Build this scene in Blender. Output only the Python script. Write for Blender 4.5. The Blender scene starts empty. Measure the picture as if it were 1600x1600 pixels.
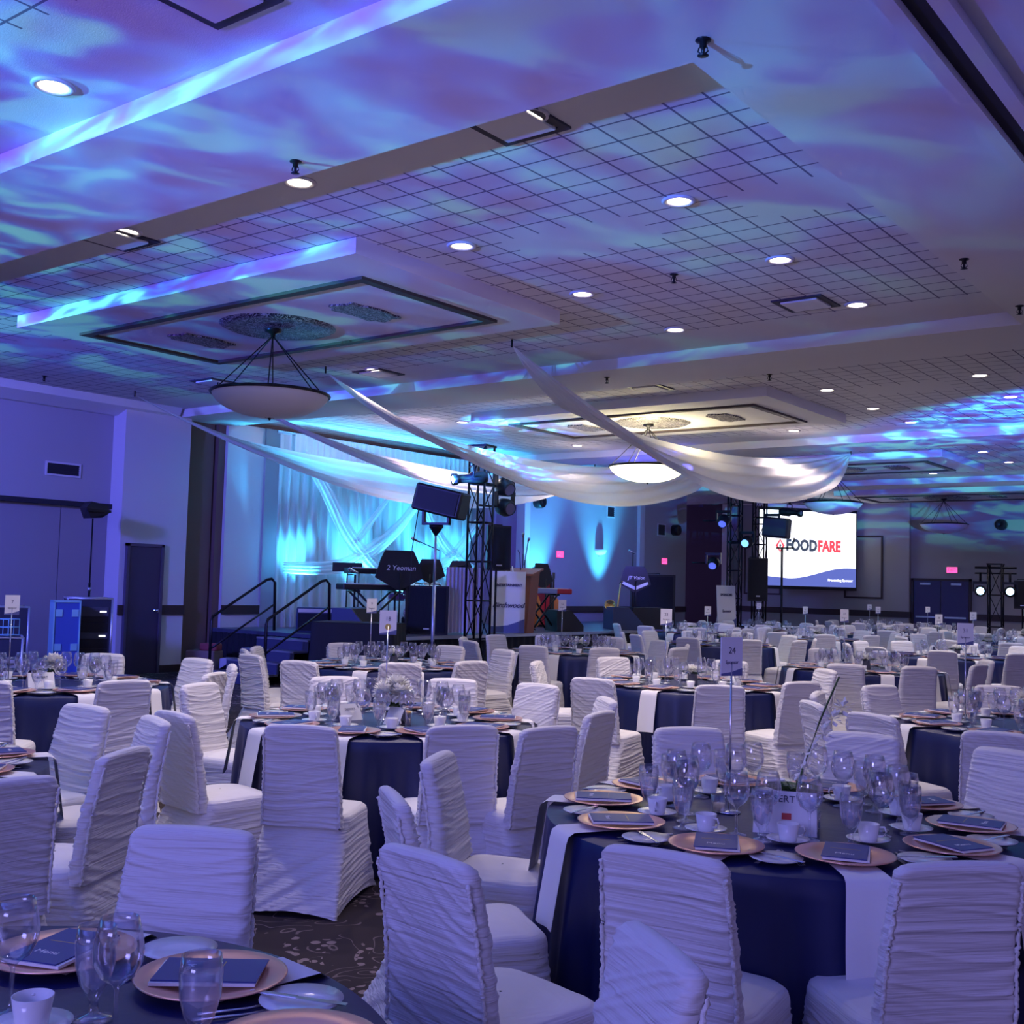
import bpy, math, random
from mathutils import Vector, Matrix, noise
C = bpy.context.scene.collection
PI = math.pi
S, Co = math.sin, math.cos
rad = math.radians
# ------------------------------------------------------------------ camera
YAW, PITCH, ROLL, FPX, EYE = 0.65436545, 0.06410929, 0.02706244, 1767.0, 1.65
ca, sa = Co(YAW), S(YAW)
f_ = Vector((-sa*Co(PITCH), ca*Co(PITCH), S(PITCH)))
r_ = Vector((ca, sa, 0)); u_ = r_.cross(f_)
R_ = r_*Co(ROLL) + u_*S(ROLL); U_ = -r_*S(ROLL) + u_*Co(ROLL)
cd = bpy.data.cameras.new('camera'); cam = bpy.data.objects.new('camera', cd); C.objects.link(cam)
cd.sensor_width = 36; cd.lens = 36*FPX/1600; cd.clip_start = .05; cd.clip_end = 200
cam.matrix_world = Matrix(((R_.x, U_.x, -f_.x, 0), (R_.y, U_.y, -f_.y, 0), (R_.z, U_.z, -f_.z, EYE), (0, 0, 0, 1)))
sc = bpy.context.scene; sc.camera = cam
sc.view_settings.view_transform = 'Standard'; sc.view_settings.look = 'None'
sc.view_settings.gamma = 1; sc.view_settings.use_curve_mapping = False
sc.view_settings.exposure = 0.5
# ------------------------------------------------------------------ world + lights
w = bpy.data.worlds.new('hall'); sc.world = w; w.use_nodes = True
w.node_tree.nodes['Background'].inputs[0].default_value = (.45, .36, .88, 1)
w.node_tree.nodes['Background'].inputs[1].default_value = 0.33

def light(name, kind, loc, energy, color, target=None, angle=60, blend=.5, radius=.1, gobo=None, parent=None):
    d = bpy.data.lights.new(name, kind); o = bpy.data.objects.new(name, d); C.objects.link(o)
    d.energy = energy; d.color = color
    if kind == 'AREA': d.size = radius
    else: d.shadow_soft_size = radius
    if kind == 'SPOT': d.spot_size = rad(angle); d.spot_blend = blend
    o.location = loc
    if target is not None:
        o.rotation_euler = (Vector(target)-Vector(loc)).to_track_quat('-Z', 'Y').to_euler()
    if gobo:
        d.use_nodes = True; nt = d.node_tree; n = nt.nodes; L = nt.links
        em = [x for x in n if x.type == 'EMISSION'][0]
        g = n.new('ShaderNodeNewGeometry'); mp = n.new('ShaderNodeMapping'); mp.inputs[3].default_value = gobo['scale']
        mp.inputs[1].default_value = gobo.get('off', (0, 0, 0)); mp.inputs[2].default_value = gobo.get('rot', (0, 0, 0))
        no = n.new('ShaderNodeTexNoise'); no.inputs['Scale'].default_value = 1; no.inputs['Detail'].default_value = gobo.get('detail', 2.0)
        no.inputs['Distortion'].default_value = gobo.get('dist', 1.2)
        cr = n.new('ShaderNodeValToRGB'); el = cr.color_ramp.elements
        st = gobo['stops']; el[0].position = st[0][0]; el[0].color = (*st[0][1], 1); el[1].position = st[-1][0]; el[1].color = (*st[-1][1], 1)
        for p, c in st[1:-1]:
            e = el.new(p); e.color = (*c, 1)
        L.new(g.outputs['Incoming'], mp.inputs[0]); L.new(mp.outputs[0], no.inputs['Vector']); L.new(no.outputs['Fac'], cr.inputs[0])
        L.new(cr.outputs[0], em.inputs[0])
        # framing shutter: the lower half of the beam is cut off so it only reaches the ceiling
        sx = n.new('ShaderNodeSeparateXYZ'); sm = n.new('ShaderNodeMapRange'); sm.inputs[1].default_value = gobo.get('cut', .045); sm.inputs[2].default_value = gobo.get('cut', .045)+.03
        L.new(g.outputs['Incoming'], sx.inputs[0]); L.new(sx.outputs[2], sm.inputs[0]); L.new(sm.outputs[0], em.inputs[1])
    if parent: o.parent = parent
    return o
CY = (.16, .62, 1.0); BL = (.13, .2, 1.0); VI = (.34, .16, .95)
ST = [(.36, (.045, .012, .30)), (.45, (.035, .05, .62)), (.53, (.025, .19, .95)), (.62, (.12, .76, 1.0))]
ST2 = [(.36, (.07, .02, .34)), (.50, (.055, .085, .75)), (.64, (.08, .30, 1.0))]
# gobo projectors standing behind the camera wash the ceiling
light('gobo_projector', 'SPOT', (-13.5, -6.0, 1.9), 9500, (1, 1, 1), (-9.6, 4.9, 4.4), 56, .45, .012, dict(scale=(20, 20, 85), stops=ST, dist=.6, cut=.122))
light('gobo_projector', 'SPOT', (-4.2, -6.5, 1.9), 8500, (1, 1, 1), (-2.6, 6.4, 4.4), 58, .5, .02, dict(scale=(12, 12, 46), stops=ST2, dist=.8, off=(3, 1, 0), cut=.145))
light('gobo_projector', 'SPOT', (-1.2, 13.0, 1.9), 7500, (1, 1, 1), (-6.0, 27, 4.4), 58, .5, .012, dict(scale=(18, 18, 70), stops=ST, dist=.8, off=(7, 3, 2)))
light('gobo_projector', 'SPOT', (-12.2, 14.0, 3.3), 900, (1, 1, 1), (-11.4, 18.4, 4.4), 95, .6, .012, dict(scale=(6, 6, 20), stops=ST, dist=.9, off=(1, 8, 2)))
# blue washes over the guests' tables and the left wall
light('wash', 'AREA', (-1.0, -6.0, 4.0), 300, (.32, .30, 1.0), (-3.5, 5.0, .6), radius=3.0)
light('wash', 'SPOT', (-12.0, 2.0, 4.1), 2600, (.12, .13, 1.0), (-16.6, 11.0, 2.2), 85, .8, .4)
light('wash', 'SPOT', (-11.0, 20.0, 4.2), 1500, (.13, .12, 1.0), (-16.5, 23.0, 2.6), 70, .8, .3)
# ------------------------------------------------------------------ materials
MATS = {}
def mat(name, col, rough=.6, metal=0.0, bump=None, noisecol=None, emit=None, alpha=None, spec=None, sheen=None, transl=None):
    if name in MATS: return MATS[name]
    m = bpy.data.materials.new(name); m.use_nodes = True; nt = m.node_tree; b = nt.nodes['Principled BSDF']
    b.inputs['Base Color'].default_value = (*col, 1); b.inputs['Roughness'].default_value = rough; b.inputs['Metallic'].default_value = metal
    if spec is not None: b.inputs['Specular IOR Level'].default_value = spec
    if sheen: b.inputs['Sheen Weight'].default_value = sheen
    N, L = nt.nodes, nt.links
    if bump or noisecol:
        tc = N.new('ShaderNodeTexCoord')
    if noisecol:                     # (scale, colour2)
        no = N.new('ShaderNodeTexNoise'); no.inputs['Scale'].default_value = noisecol[0]; no.inputs['Detail'].default_value = 4
        L.new(tc.outputs['Object'], no.inputs['Vector'])
        mx = N.new('ShaderNodeMix'); mx.data_type = 'RGBA'; mx.inputs[6].default_value = (*col, 1); mx.inputs[7].default_value = (*noisecol[1], 1)
        L.new(no.outputs['Fac'], mx.inputs[0]); L.new(mx.outputs[2], b.inputs['Base Color'])
    if bump:                         # (scale xyz, strength, distance)
        mp = N.new('ShaderNodeMapping'); mp.inputs[3].default_value = bump[0]; L.new(tc.outputs['Object'], mp.inputs[0])
        no = N.new('ShaderNodeTexNoise'); no.inputs['Scale'].default_value = 1; no.inputs['Detail'].default_value = 3; no.inputs['Distortion'].default_value = .6
        if len(bump) > 3:
            oi = N.new('ShaderNodeObjectInfo'); mu = N.new('ShaderNodeMath'); mu.operation = 'MULTIPLY'; mu.inputs[1].default_value = 50
            no.noise_dimensions = '4D'; L.new(oi.outputs['Random'], mu.inputs[0]); L.new(mu.outputs[0], no.inputs['W'])
        L.new(mp.outputs[0], no.inputs['Vector'])
        bp = N.new('ShaderNodeBump'); bp.inputs['Strength'].default_value = bump[1]; bp.inputs['Distance'].default_value = bump[2]
        L.new(no.outputs['Fac'], bp.inputs['Height']); L.new(bp.outputs[0], b.inputs['Normal'])
    if emit:
        b.inputs['Emission Color'].default_value = (*emit[0], 1); b.inputs['Emission Strength'].default_value = emit[1]
    if alpha is not None: b.inputs['Alpha'].default_value = alpha
    MATS[name] = m; return m

WALL = mat('wall_paint', (.40, .37, .40), .85, bump=((60, 60, 60), .15, .004))
WALLF = mat('wall_paint_far', (.42, .39, .39), .85, bump=((60, 60, 60), .15, .004))
PILA = mat('pilaster_paint', (.62, .58, .62), .8, bump=((60, 60, 60), .15, .004))
BROWN = mat('brown_lit_wall', (.17, .095, .085), .9, bump=((80, 80, 80), .2, .004))  # brown cast of differently coloured light, put into the wall colour
PARTI = mat('partition_vinyl', (.30, .27, .31), .75, bump=((50, 50, 50), .15, .003))
DARKPANEL = mat('dark_partition', (.07, .04, .085), .85)
CEIL = mat('ceiling_paint', (.74, .72, .72), .85, bump=((90, 90, 90), .1, .003))
RAILM = mat('chair_rail_wood', (.045, .025, .028), .5)
TRIMD = mat('dark_trim', (.06, .042, .035), .5)
BLACK = mat('black_plastic', (.012, .012, .016), .45)
BLACKM = mat('black_metal', (.018, .018, .024), .35, .6)
CLOTHB = mat('black_cloth', (.012, .013, .022), .9, bump=((20, 20, 4), .4, .01))
NAVY = mat('navy_satin', (.006, .012, .085), .42, bump=((9, 9, 2), .25, .01), spec=.5)
FAB = mat('chair_cover_spandex', (.74, .71, .73), .72, bump=((2.0, 2.0, 52), .85, .014, 1), sheen=.15)
SEAM = mat('ruffled_seam', (.82, .80, .80), .8, bump=((60, 60, 120), .8, .006))
NAPK = mat('napkin_linen', (.80, .78, .80), .85, bump=((40, 40, 40), .3, .002))
CHINA = mat('white_china', (.83, .83, .84), .15)
COPPER = mat('rose_gold_charger', (.86, .48, .36), .28, .75, bump=((25, 25, 25), .12, .002))
STEEL = mat('cutlery_steel', (.72, .72, .75), .2, 1.0)
PAPERB = mat('menu_navy', (.03, .045, .22), .4)
PAPERW = mat('card_white', (.80, .79, .80), .6)
PAPERI = mat('card_ink', (.06, .06, .12), .6)
GOLD = mat('gold_seal', (.55, .42, .12), .5)
REDI = mat('red_ink', (.6, .05, .05), .5)
GREEN = mat('leaf_green', (.045, .11, .035), .55, noisecol=(14, (.10, .17, .06)))
PETAL = mat('white_petals', (.85, .84, .80), .7)
WOOD = mat('lectern_wood', (.36, .12, .07), .4, noisecol=(3, (.28, .085, .05)))
BRASS = mat('plaque_bronze', (.10, .12, .11), .35, .6)
ORANGE = mat('guitar_varnish', (.50, .13, .03), .25, noisecol=(4, (.62, .2, .05)))
ALU = mat('aluminium_edge', (.62, .63, .68), .35, .8)
CASEB = mat('case_laminate', (.02, .022, .04), .5)
CASEBL = mat('case_laminate_blue_lit', (.05, .10, .35), .45)  # blue light on the case lid, painted into its laminate colour
REDK = mat('red_keyboard', (.45, .02, .03), .3)
BRASSY = mat('saxophone_brass', (.75, .55, .25), .25, 1.0)
CHROME = mat('chrome', (.75, .76, .8), .15, 1.0)
GREYC = mat('grey_box_paint', (.35, .35, .30), .7)
IVORY = mat('ivory_keys', (.75, .75, .72), .4)
GRILLE = mat('grille_dark', (.015, .015, .03), .7)
LENSW = mat('downlight_lens', (1, .95, .85), .5, emit=((1, .90, .74), 9))
LENSB = mat('blue_lens', (.1, .3, 1), .3, emit=((.35, .7, 1), 14))
LENSD = mat('dim_blue_lens', (.1, .15, .6), .3, emit=((.12, .16, .8), .7))
LENSY = mat('spot_lens_warm', (1, 1, .9), .3, emit=((1, 1, .82), 14))
BOWL = mat('alabaster_bowl', (.74, .72, .78), .5)
BOWLON = mat('alabaster_bowl_lit', (.9, .88, .7), .5, emit=((1, .93, .62), 1.5))
EXITM = mat('exit_sign_red', (.6, .02, .08), .5, emit=((1, .05, .22), 2.2))
EXITW = mat('exit_sign_housing', (.75, .72, .75), .5)
SKIN_ORN = None

def glass_mat():
    m = bpy.data.materials.new('clear_glass'); m.use_nodes = True; nt = m.node_tree; N, L = nt.nodes, nt.links
    N.remove(N['Principled BSDF']); o = N['Material Output']
    t = N.new('ShaderNodeBsdfTransparent'); t.inputs[0].default_value = (.97, .97, .99, 1)
    g = N.new('ShaderNodeBsdfGlossy'); g.inputs['Roughness'].default_value = .06; g.inputs[0].default_value = (1, 1, 1, 1)
    lw = N.new('ShaderNodeLayerWeight'); lw.inputs[0].default_value = .38
    cr = N.new('ShaderNodeValToRGB'); cr.color_ramp.elements[0].position = .12; cr.color_ramp.elements[0].color = (.085,)*3+(1,)
    cr.color_ramp.elements[1].position = .95; cr.color_ramp.elements[1].color = (.75,)*3+(1,)
    mx = N.new('ShaderNodeMixShader')
    L.new(lw.outputs['Facing'], cr.inputs[0]); L.new(cr.outputs[0], mx.inputs[0]); L.new(t.outputs[0], mx.inputs[1]); L.new(g.outputs[0], mx.inputs[2])
    L.new(mx.outputs[0], o.inputs[0]); return m
GLASS = glass_mat()

def sheer_mat(name, col, opac):
    m = bpy.data.materials.new(name); m.use_nodes = True; nt = m.node_tree; N, L = nt.nodes, nt.links
    N.remove(N['Principled BSDF']); o = N['Material Output']
    d = N.new('ShaderNodeBsdfDiffuse'); d.inputs[0].default_value = (*col, 1)
    tr = N.new('ShaderNodeBsdfTranslucent'); tr.inputs[0].default_value = (*col, 1)
    a = N.new('ShaderNodeMixShader'); a.inputs[0].default_value = .45; L.new(d.outputs[0], a.inputs[1]); L.new(tr.outputs[0], a.inputs[2])
    t = N.new('ShaderNodeBsdfTransparent'); lw = N.new('ShaderNodeLayerWeight'); lw.inputs[0].default_value = .5
    mr = N.new('ShaderNodeMapRange'); mr.inputs[3].default_value = opac[0]; mr.inputs[4].default_value = opac[1]
    L.new(lw.outputs['Facing'], mr.inputs[0]); mx = N.new('ShaderNodeMixShader'); L.new(mr.outputs[0], mx.inputs[0])
    L.new(t.outputs[0], mx.inputs[1]); L.new(a.outputs[0], mx.inputs[2]); L.new(mx.outputs[0], o.inputs[0]); return m
SHEER = sheer_mat('sheer_voile', (.90, .87, .90), (.62, .98))
DRAPE = sheer_mat('stage_drape_voile', (.80, .80, .86), (.86, 1))

def math_node(N, L, op, a, b=None, c=None):
    n = N.new('ShaderNodeMath'); n.operation = op
    for i, v in enumerate((a, b, c)):
        if v is None: continue
        if isinstance(v, (int, float)): n.inputs[i].default_value = v
        else: L.new(v, n.inputs[i])
    return n.outputs[0]

def tile_mat():
    m = bpy.data.materials.new('suspended_ceiling_tile'); m.use_nodes = True; nt = m.node_tree; N, L = nt.nodes, nt.links
    b = N['Principled BSDF']; b.inputs['Roughness'].default_value = .85
    tc = N.new('ShaderNodeTexCoord'); sp = N.new('ShaderNodeSeparateXYZ'); L.new(tc.outputs['Object'], sp.inputs[0])
    X, Y = sp.outputs[0], sp.outputs[1]
    T = .262; W = .065
    M = lambda *a: math_node(N, L, *a)
    fx = M('FRACT', M('DIVIDE', M('ADD', X, 40 + .03), T)); fy = M('FRACT', M('DIVIDE', M('ADD', Y, 40.05), T*1.0))
    lx = M('LESS_THAN', fx, W); ly = M('LESS_THAN', fy, W)
    line = M('MAXIMUM', lx, ly)
    ym = M('MODULO', M('ADD', M('SUBTRACT', Y, 5.1), 16.16), 8.08)          # 0..8.08 within a bay
    inb = M('MULTIPLY', M('GREATER_THAN', ym, .62), M('LESS_THAN', ym, 6.0))
    strip = M('MULTIPLY', M('MULTIPLY', M('GREATER_THAN', ym, 2.25), M('LESS_THAN', ym, 2.9)), M('GREATER_THAN', M('MODULO', M('ADD', X, 40.3), 2.1), .85))
    mask = M('MULTIPLY', M('MULTIPLY', line, inb), M('SUBTRACT', 1.0, strip))
    no = N.new('ShaderNodeTexNoise'); no.inputs['Scale'].default_value = 120; L.new(tc.outputs['Object'], no.inputs['Vector'])
    mx = N.new('ShaderNodeMix'); mx.data_type = 'RGBA'; mx.inputs[6].default_value = (.70, .68, .69, 1); mx.inputs[7].default_value = (.17, .15, .22, 1)
    L.new(mask, mx.inputs[0]); L.new(mx.outputs[2], b.inputs['Base Color'])
    h = M('ADD', M('MULTIPLY', no.outputs['Fac'], .15), M('MULTIPLY', mask, -1.0))
    bp = N.new('ShaderNodeBump'); bp.inputs['Strength'].default_value = .7; bp.inputs['Distance'].default_value = .012
    L.new(h, bp.inputs['Height']); L.new(bp.outputs[0], b.inputs['Normal']); return m
TILE = tile_mat()

def carpet_mat():
    m = bpy.data.materials.new('patterned_carpet'); m.use_nodes = True; nt = m.node_tree; N, L = nt.nodes, nt.links
    b = N['Principled BSDF']; b.inputs['Roughness'].default_value = .95
    tc = N.new('ShaderNodeTexCoord'); M = lambda *a: math_node(N, L, *a)
    nz = N.new('ShaderNodeTexNoise'); nz.inputs['Scale'].default_value = 1.6; nz.inputs['Detail'].default_value = 1; L.new(tc.outputs['Object'], nz.inputs['Vector'])
    va = N.new('ShaderNodeVectorMath'); va.operation = 'MULTIPLY_ADD'; va.inputs[1].default_value = (.35, .35, 0)
    L.new(nz.outputs['Color'], va.inputs[0]); L.new(tc.outputs['Object'], va.inputs[2])
    v1 = N.new('ShaderNodeTexVoronoi'); v1.inputs['Scale'].default_value = 1.15; L.new(va.outputs[0], v1.inputs['Vector'])
    rings = M('FRACT', M('MULTIPLY', v1.outputs['Distance'], 3.6)); ring = M('LESS_THAN', M('ABSOLUTE', M('SUBTRACT', rings, .5)), .13)
    v2 = N.new('ShaderNodeTexVoronoi'); v2.inputs['Scale'].default_value = 17; v2.inputs['Randomness'].default_value = .55; L.new(tc.outputs['Object'], v2.inputs['Vector'])
    dots = M('LESS_THAN', v2.outputs['Distance'], .40)
    n2 = N.new('ShaderNodeTexNoise'); n2.inputs['Scale'].default_value = 2.4; n2.inputs['Detail'].default_value = 0; n2.inputs['Distortion'].default_value = 1.6; L.new(tc.outputs['Object'], n2.inputs['Vector'])
    vein = M('LESS_THAN', M('ABSOLUTE', M('SUBTRACT', M('FRACT', M('MULTIPLY', n2.outputs['Fac'], 6)), .5)), .05)
    n3 = N.new('ShaderNodeTexNoise'); n3.inputs['Scale'].default_value = 3.1; L.new(tc.outputs['Object'], n3.inputs['Vector'])
    pat = M('MAXIMUM', M('MULTIPLY', ring, dots), M('MULTIPLY', M('MULTIPLY', vein, M('GREATER_THAN', n3.outputs['Fac'], .5)), .6))
    mx = N.new('ShaderNodeMix'); mx.data_type = 'RGBA'; mx.inputs[6].default_value = (.022, .012, .016, 1); mx.inputs[7].default_value = (.23, .17, .17, 1)
    L.new(pat, mx.inputs[0]); L.new(mx.outputs[2], b.inputs['Base Color']); return m
CARPET = carpet_mat()

def ornament_mat():
    m = bpy.data.materials.new('ornament_relief'); m.use_nodes = True; nt = m.node_tree; N, L = nt.nodes, nt.links
    b = N['Principled BSDF']; b.inputs['Roughness'].default_value = .4; tc = N.new('ShaderNodeTexCoord')
    M = lambda *a: math_node(N, L, *a)
    v = N.new('ShaderNodeTexNoise'); v.inputs['Scale'].default_value = 7; v.inputs['Detail'].default_value = 3; v.inputs['Distortion'].default_value = 2.5; L.new(tc.outputs['Object'], v.inputs['Vector'])
    s = M('GREATER_THAN', M('SINE', M('MULTIPLY', v.outputs['Fac'], 40)), .45)
    mx = N.new('ShaderNodeMix'); mx.data_type = 'RGBA'; mx.inputs[6].default_value = (.02, .016, .03, 1); mx.inputs[7].default_value = (.50, .47, .48, 1)
    L.new(s, mx.inputs[0]); L.new(mx.outputs[2], b.inputs['Base Color'])
    bp = N.new('ShaderNodeBump'); bp.inputs['Distance'].default_value = .02; L.new(s, bp.inputs['Height']); L.new(bp.outputs[0], b.inputs['Normal']); return m
ORN = ornament_mat()

# ------------------------------------------------------------------ mesh builder
class MB:
    def __init__(s): s.v = []; s.f = []; s.sm = []
    def add(s, vs, fs, M=None, smooth=False):
        o = len(s.v)
        for p in vs:
            p = Vector(p); s.v.append(tuple(M @ p if M else p))
        for q in fs: s.f.append([i+o for i in q]); s.sm.append(smooth)
        return s
    def box(s, x0, x1, y0, y1, z0, z1, M=None, bev=0):
        if bev:
            b = bev; vs = []; fs = []
            ring = lambda z, i: [(x0+i+b, y0+i, z), (x1-i-b, y0+i, z), (x1-i, y0+i+b, z), (x1-i, y1-i-b, z), (x1-i-b, y1-i, z), (x0+i+b, y1-i, z), (x0+i, y1-i-b, z), (x0+i, y0+i+b, z)]
            for z, i in ((z0, b*.6), (z0+b, 0), (z1-b, 0), (z1, b*.6)): vs += ring(z, i)
            for k in range(3):
                for j in range(8): a = k*8+j; c = k*8+(j+1) % 8; fs.append((a, c, c+8, a+8))
            fs.append(tuple(range(7, -1, -1))); fs.append(tuple(range(24, 32)))
            return s.add(vs, fs, M)
        vs = [(x, y, z) for z in (z0, z1) for y in (y0, y1) for x in (x0, x1)]
        return s.add(vs, [(0, 2, 3, 1), (4, 5, 7, 6), (0, 1, 5, 4), (2, 6, 7, 3), (0, 4, 6, 2), (1, 3, 7, 5)], M)
    def lathe(s, prof, n=16, M=None, closed=False, smooth=True):
        vs = []; fs = []
        for r, z in prof:
            for k in range(n): a = 2*PI*k/n; vs.append((r*Co(a), r*S(a), z))
        for i in range(len(prof)-1):
            for k in range(n): a = i*n+k; b = i*n+(k+1) % n; fs.append((a, b, b+n, a+n))
        if closed: fs.append(tuple(range(n-1, -1, -1))); fs.append(tuple(range((len(prof)-1)*n, len(prof)*n)))
        return s.add(vs, fs, M, smooth)
    def tube(s, pts, r, n=6, M=None):
        pts = [Vector(p) for p in pts]; vs = []; fs = []
        for i, p in enumerate(pts):
            d = (pts[min(i+1, len(pts)-1)]-pts[max(i-1, 0)]).normalized()
            a = d.cross(Vector((0, 0, 1)) if abs(d.z) < .9 else Vector((1, 0, 0))).normalized(); b = d.cross(a)
            rr = r[i] if isinstance(r, (list, tuple)) else r
            for k in range(n): t = 2*PI*k/n; vs.append(p+a*rr*Co(t)+b*rr*S(t))
        for i in range(len(pts)-1):
            for k in range(n): a = i*n+k; b = i*n+(k+1) % n; fs.append((a, b, b+n, a+n))
        fs.append(tuple(range(n-1, -1, -1))); fs.append(tuple(range((len(pts)-1)*n, len(pts)*n)))
        return s.add(vs, fs, M, n > 5)
    def prism(s, poly, d0, d1, M=None):       # polygon in local xz, extruded along y
        n = len(poly); vs = [(x, d0, z) for x, z in poly]+[(x, d1, z) for x, z in poly]
        fs = [tuple(range(n)), tuple(range(2*n-1, n-1, -1))]+[(i, i+n, (i+1) % n+n, (i+1) % n) for i in range(n)]
        return s.add(vs, fs, M)
    def grid(s, fn, nu, nv, wrap=False, M=None, smooth=True):
        vs = [fn(i/nu, j/nv) for j in range(nv+1) for i in range(nu if wrap else nu+1)]
        w_ = nu if wrap else nu+1; fs = []
        for j in range(nv):
            for i in range(nu):
                a = j*w_+i; b = j*w_+(i+1) % w_; fs.append((a, b, b+w_, a+w_))
        return s.add(vs, fs, M, smooth)
    def mesh(s, name, m):
        me = bpy.data.meshes.new(name); me.from_pydata(s.v, [], s.f)
        me.polygons.foreach_set('use_smooth', s.sm); me.materials.append(m); me.update(); return me
    def obj(s, name, m, parent=None, loc=None):
        o = bpy.data.objects.new(name, s.mesh(name, m)); C.objects.link(o)
        if parent is not None: o.parent = parent
        if loc: o.location = loc
        return o
def T(x=0, y=0, z=0, rz=0, rx=0, ry=0, sc_=1):
    return Matrix.Translation((x, y, z)) @ Matrix.Rotation(rz, 4, 'Z') @ Matrix.Rotation(ry, 4, 'Y') @ Matrix.Rotation(rx, 4, 'X') @ Matrix.Scale(sc_, 4)
def tag(o, label, cat, group=None, kind=None):
    o['label'] = label; o['category'] = cat
    if group: o['group'] = group
    if kind: o['kind'] = kind
    return o
def thing(name, label, cat, loc=(0, 0, 0), rz=0, group=None):
    o = bpy.data.objects.new(name, None); o.empty_display_size = .1; C.objects.link(o)
    o.location = loc; o.rotation_euler = (0, 0, rz); return tag(o, label, cat, group)
def struct(name, mb, m):
    o = mb.obj(name, m); o['kind'] = 'structure'; return o
KIDS = {}
def kids(o):
    return KIDS.setdefault(o.name, [c for c in o.children])
def dup(o, loc, rz, label=None, parent=None):
    c = o.copy(); C.objects.link(c)
    if parent is None:
        c.location = loc; c.rotation_euler = (0, 0, rz)
        if label: c['label'] = label
    else: c.parent = parent
    for k in kids(o): dup(k, None, 0, parent=c)
    return c
def proto(fn):
    """first placement moves the source itself, later ones copy it"""
    box = {}
    def place(loc, rz, label, group=None):
        if 'o' not in box:
            box['o'] = o = fn(); box['used'] = True; o.location = loc; o.rotation_euler = (0, 0, rz); bpy.context.view_layer.update(); kids(o)
            for k in list(o.children): kids(k)
        else: o = dup(box['o'], loc, rz)
        o['label'] = label
        if group: o['group'] = group
        return o
    return place
def text(name, body, size, m, parent, M, ext=.001, align='CENTER', shear=0, bold=0.0):
    cu = bpy.data.curves.new(name, 'FONT'); cu.body = body; cu.size = size; cu.extrude = ext; cu.align_x = align; cu.align_y = 'CENTER'; cu.shear = shear; cu.offset = bold
    cu.resolution_u = 3
    tmp = bpy.data.objects.new('tmp', cu); me = bpy.data.meshes.new_from_object(tmp); bpy.data.objects.remove(tmp)
    me.materials.clear(); me.materials.append(m); me.transform(M)
    o = bpy.data.objects.new(name, me); C.objects.link(o); o.parent = parent; return o
def seen(x, y, z=.8, m=70):
    d = Vector((x, y, z))-Vector((0, 0, EYE)); k = d.dot(f_)
    if k < .3: return False
    return -m < 800+FPX*d.dot(R_)/k < 1600+m and 800-FPX*d.dot(U_)/k < 1600+m
# text standing upright facing -Y of its parent
UP = Matrix.Rotation(PI/2, 4, 'X')
exec_parts = []
# ================================================================== ROOM
XW = -16.5; YF = 34.3; ZC = 4.4; ZT = 4.54
struct('floor', MB().box(-20, 6, -9, 36, -.1, 0), CARPET)
struct('ceiling', MB().box(-20, 8, -9, 36, ZT, ZT+.2), TILE)
def soffit(n, x0, x1, y0, y1): struct('trim_%d' % n, MB().box(x0, x1, y0, y1, ZC, ZT+.01), CEIL)
PER = 8.08
soffit(1, -2.8, 8, -9, 36)
n = 2
for k in range(-1, 4):
    soffit(n, -20, -2.8, 3.9+PER*k, 5.1+PER*k); n += 1
for k in range(0, 4):
    soffit(n, -12.2, -6.8, 6.6+PER*k, 9.6+PER*k); n += 1
# bulkhead over the left wall and partition track on the right
struct('trim_20', MB().prism([(-17.2, 4.3), (-16.75, 4.3), (-16.42, 4.42), (-16.36, ZT), (-17.2, ZT)], -9, 11.9), CEIL)
struct('trim_21', MB().box(-1.78, -1.70, -9, 36, 4.34, 4.41).box(-1.58, -1.50, -9, 36, 4.34, 4.41).box(-1.30, -1.10, -9, 36, 4.30, 4.41), CEIL)
struct('trim_22', MB().box(-1.705, -1.575, -9, 36, 4.385, 4.41), GRILLE)
# left wall
struct('wall_left', MB().box(-17.2, -16.85, -9, 10.9, 2.80, 4.5), WALL)
lw = MB(); ys = [-9+0.0]; y = 10.05
struct('trim_23', MB().box(-17.0, -16.78, -9, 10.9, 2.73, 2.81), GRILLE)
mb = MB(); edges = [10.9, 10.05, 8.89, 7.73, 6.57, 5.41, 4.25, 3.09, 1.93, .77, -9]
for a, b in zip(edges[1:], edges): mb.box(-17.1, -16.9, a+.008, b-.008, .02, 2.74)
struct('wall_partition', mb, PARTI)
struct('wall_partition_backing', MB().box(-17.2, -17.0, -9, 10.9, 0, 2.8), GRILLE)
struct('trim_24', MB().box(-17.2, XW, 10.9, 12.2, 0, 4.45), PILA)
struct('wall_left_brown', MB().box(-17.2, XW-.2, 12.2, 12.86, 0, 4.45).box(-17.2, XW-.12, 12.9, 13.05, 0, 4.45), BROWN)
struct('trim_25', MB().box(-17.2, XW-.05, 13.05, 13.9, 0, 4.45), PILA)
struct('wall_left_stage', MB().box(-17.2, XW, 13.9, 19.6, 0, 4.45).box(-17.2, XW, 22.0, 27.5, 0, 4.45), WALL)
struct('wall_left_dark', MB().box(-17.2, XW-.15, 19.6, 21.9, 0, 4.45), mat('wall_dark_violet', (.17, .12, .17), .85))
struct('trim_26', MB().box(-17.2, XW+.10, 21.9, 22.12, 0, 4.45).box(-17.2, XW+.1, 27.3, 27.55, 0, 4.45), PILA)
struct('wall_left_end', MB().box(-17.2, XW, 27.5, 30.15, 0, 4.45), WALLF)
struct('trim_27', MB().box(XW, XW+.04, 11.72, 12.2, .98, 1.14).box(XW, XW+.04, 10.9, 11.0, .98, 1.14).box(XW-.05, XW-.01, 13.05, 13.9, .98, 1.14)
       .box(XW, XW+.04, 22.2, 30.15, .98, 1.14), RAILM)
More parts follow.
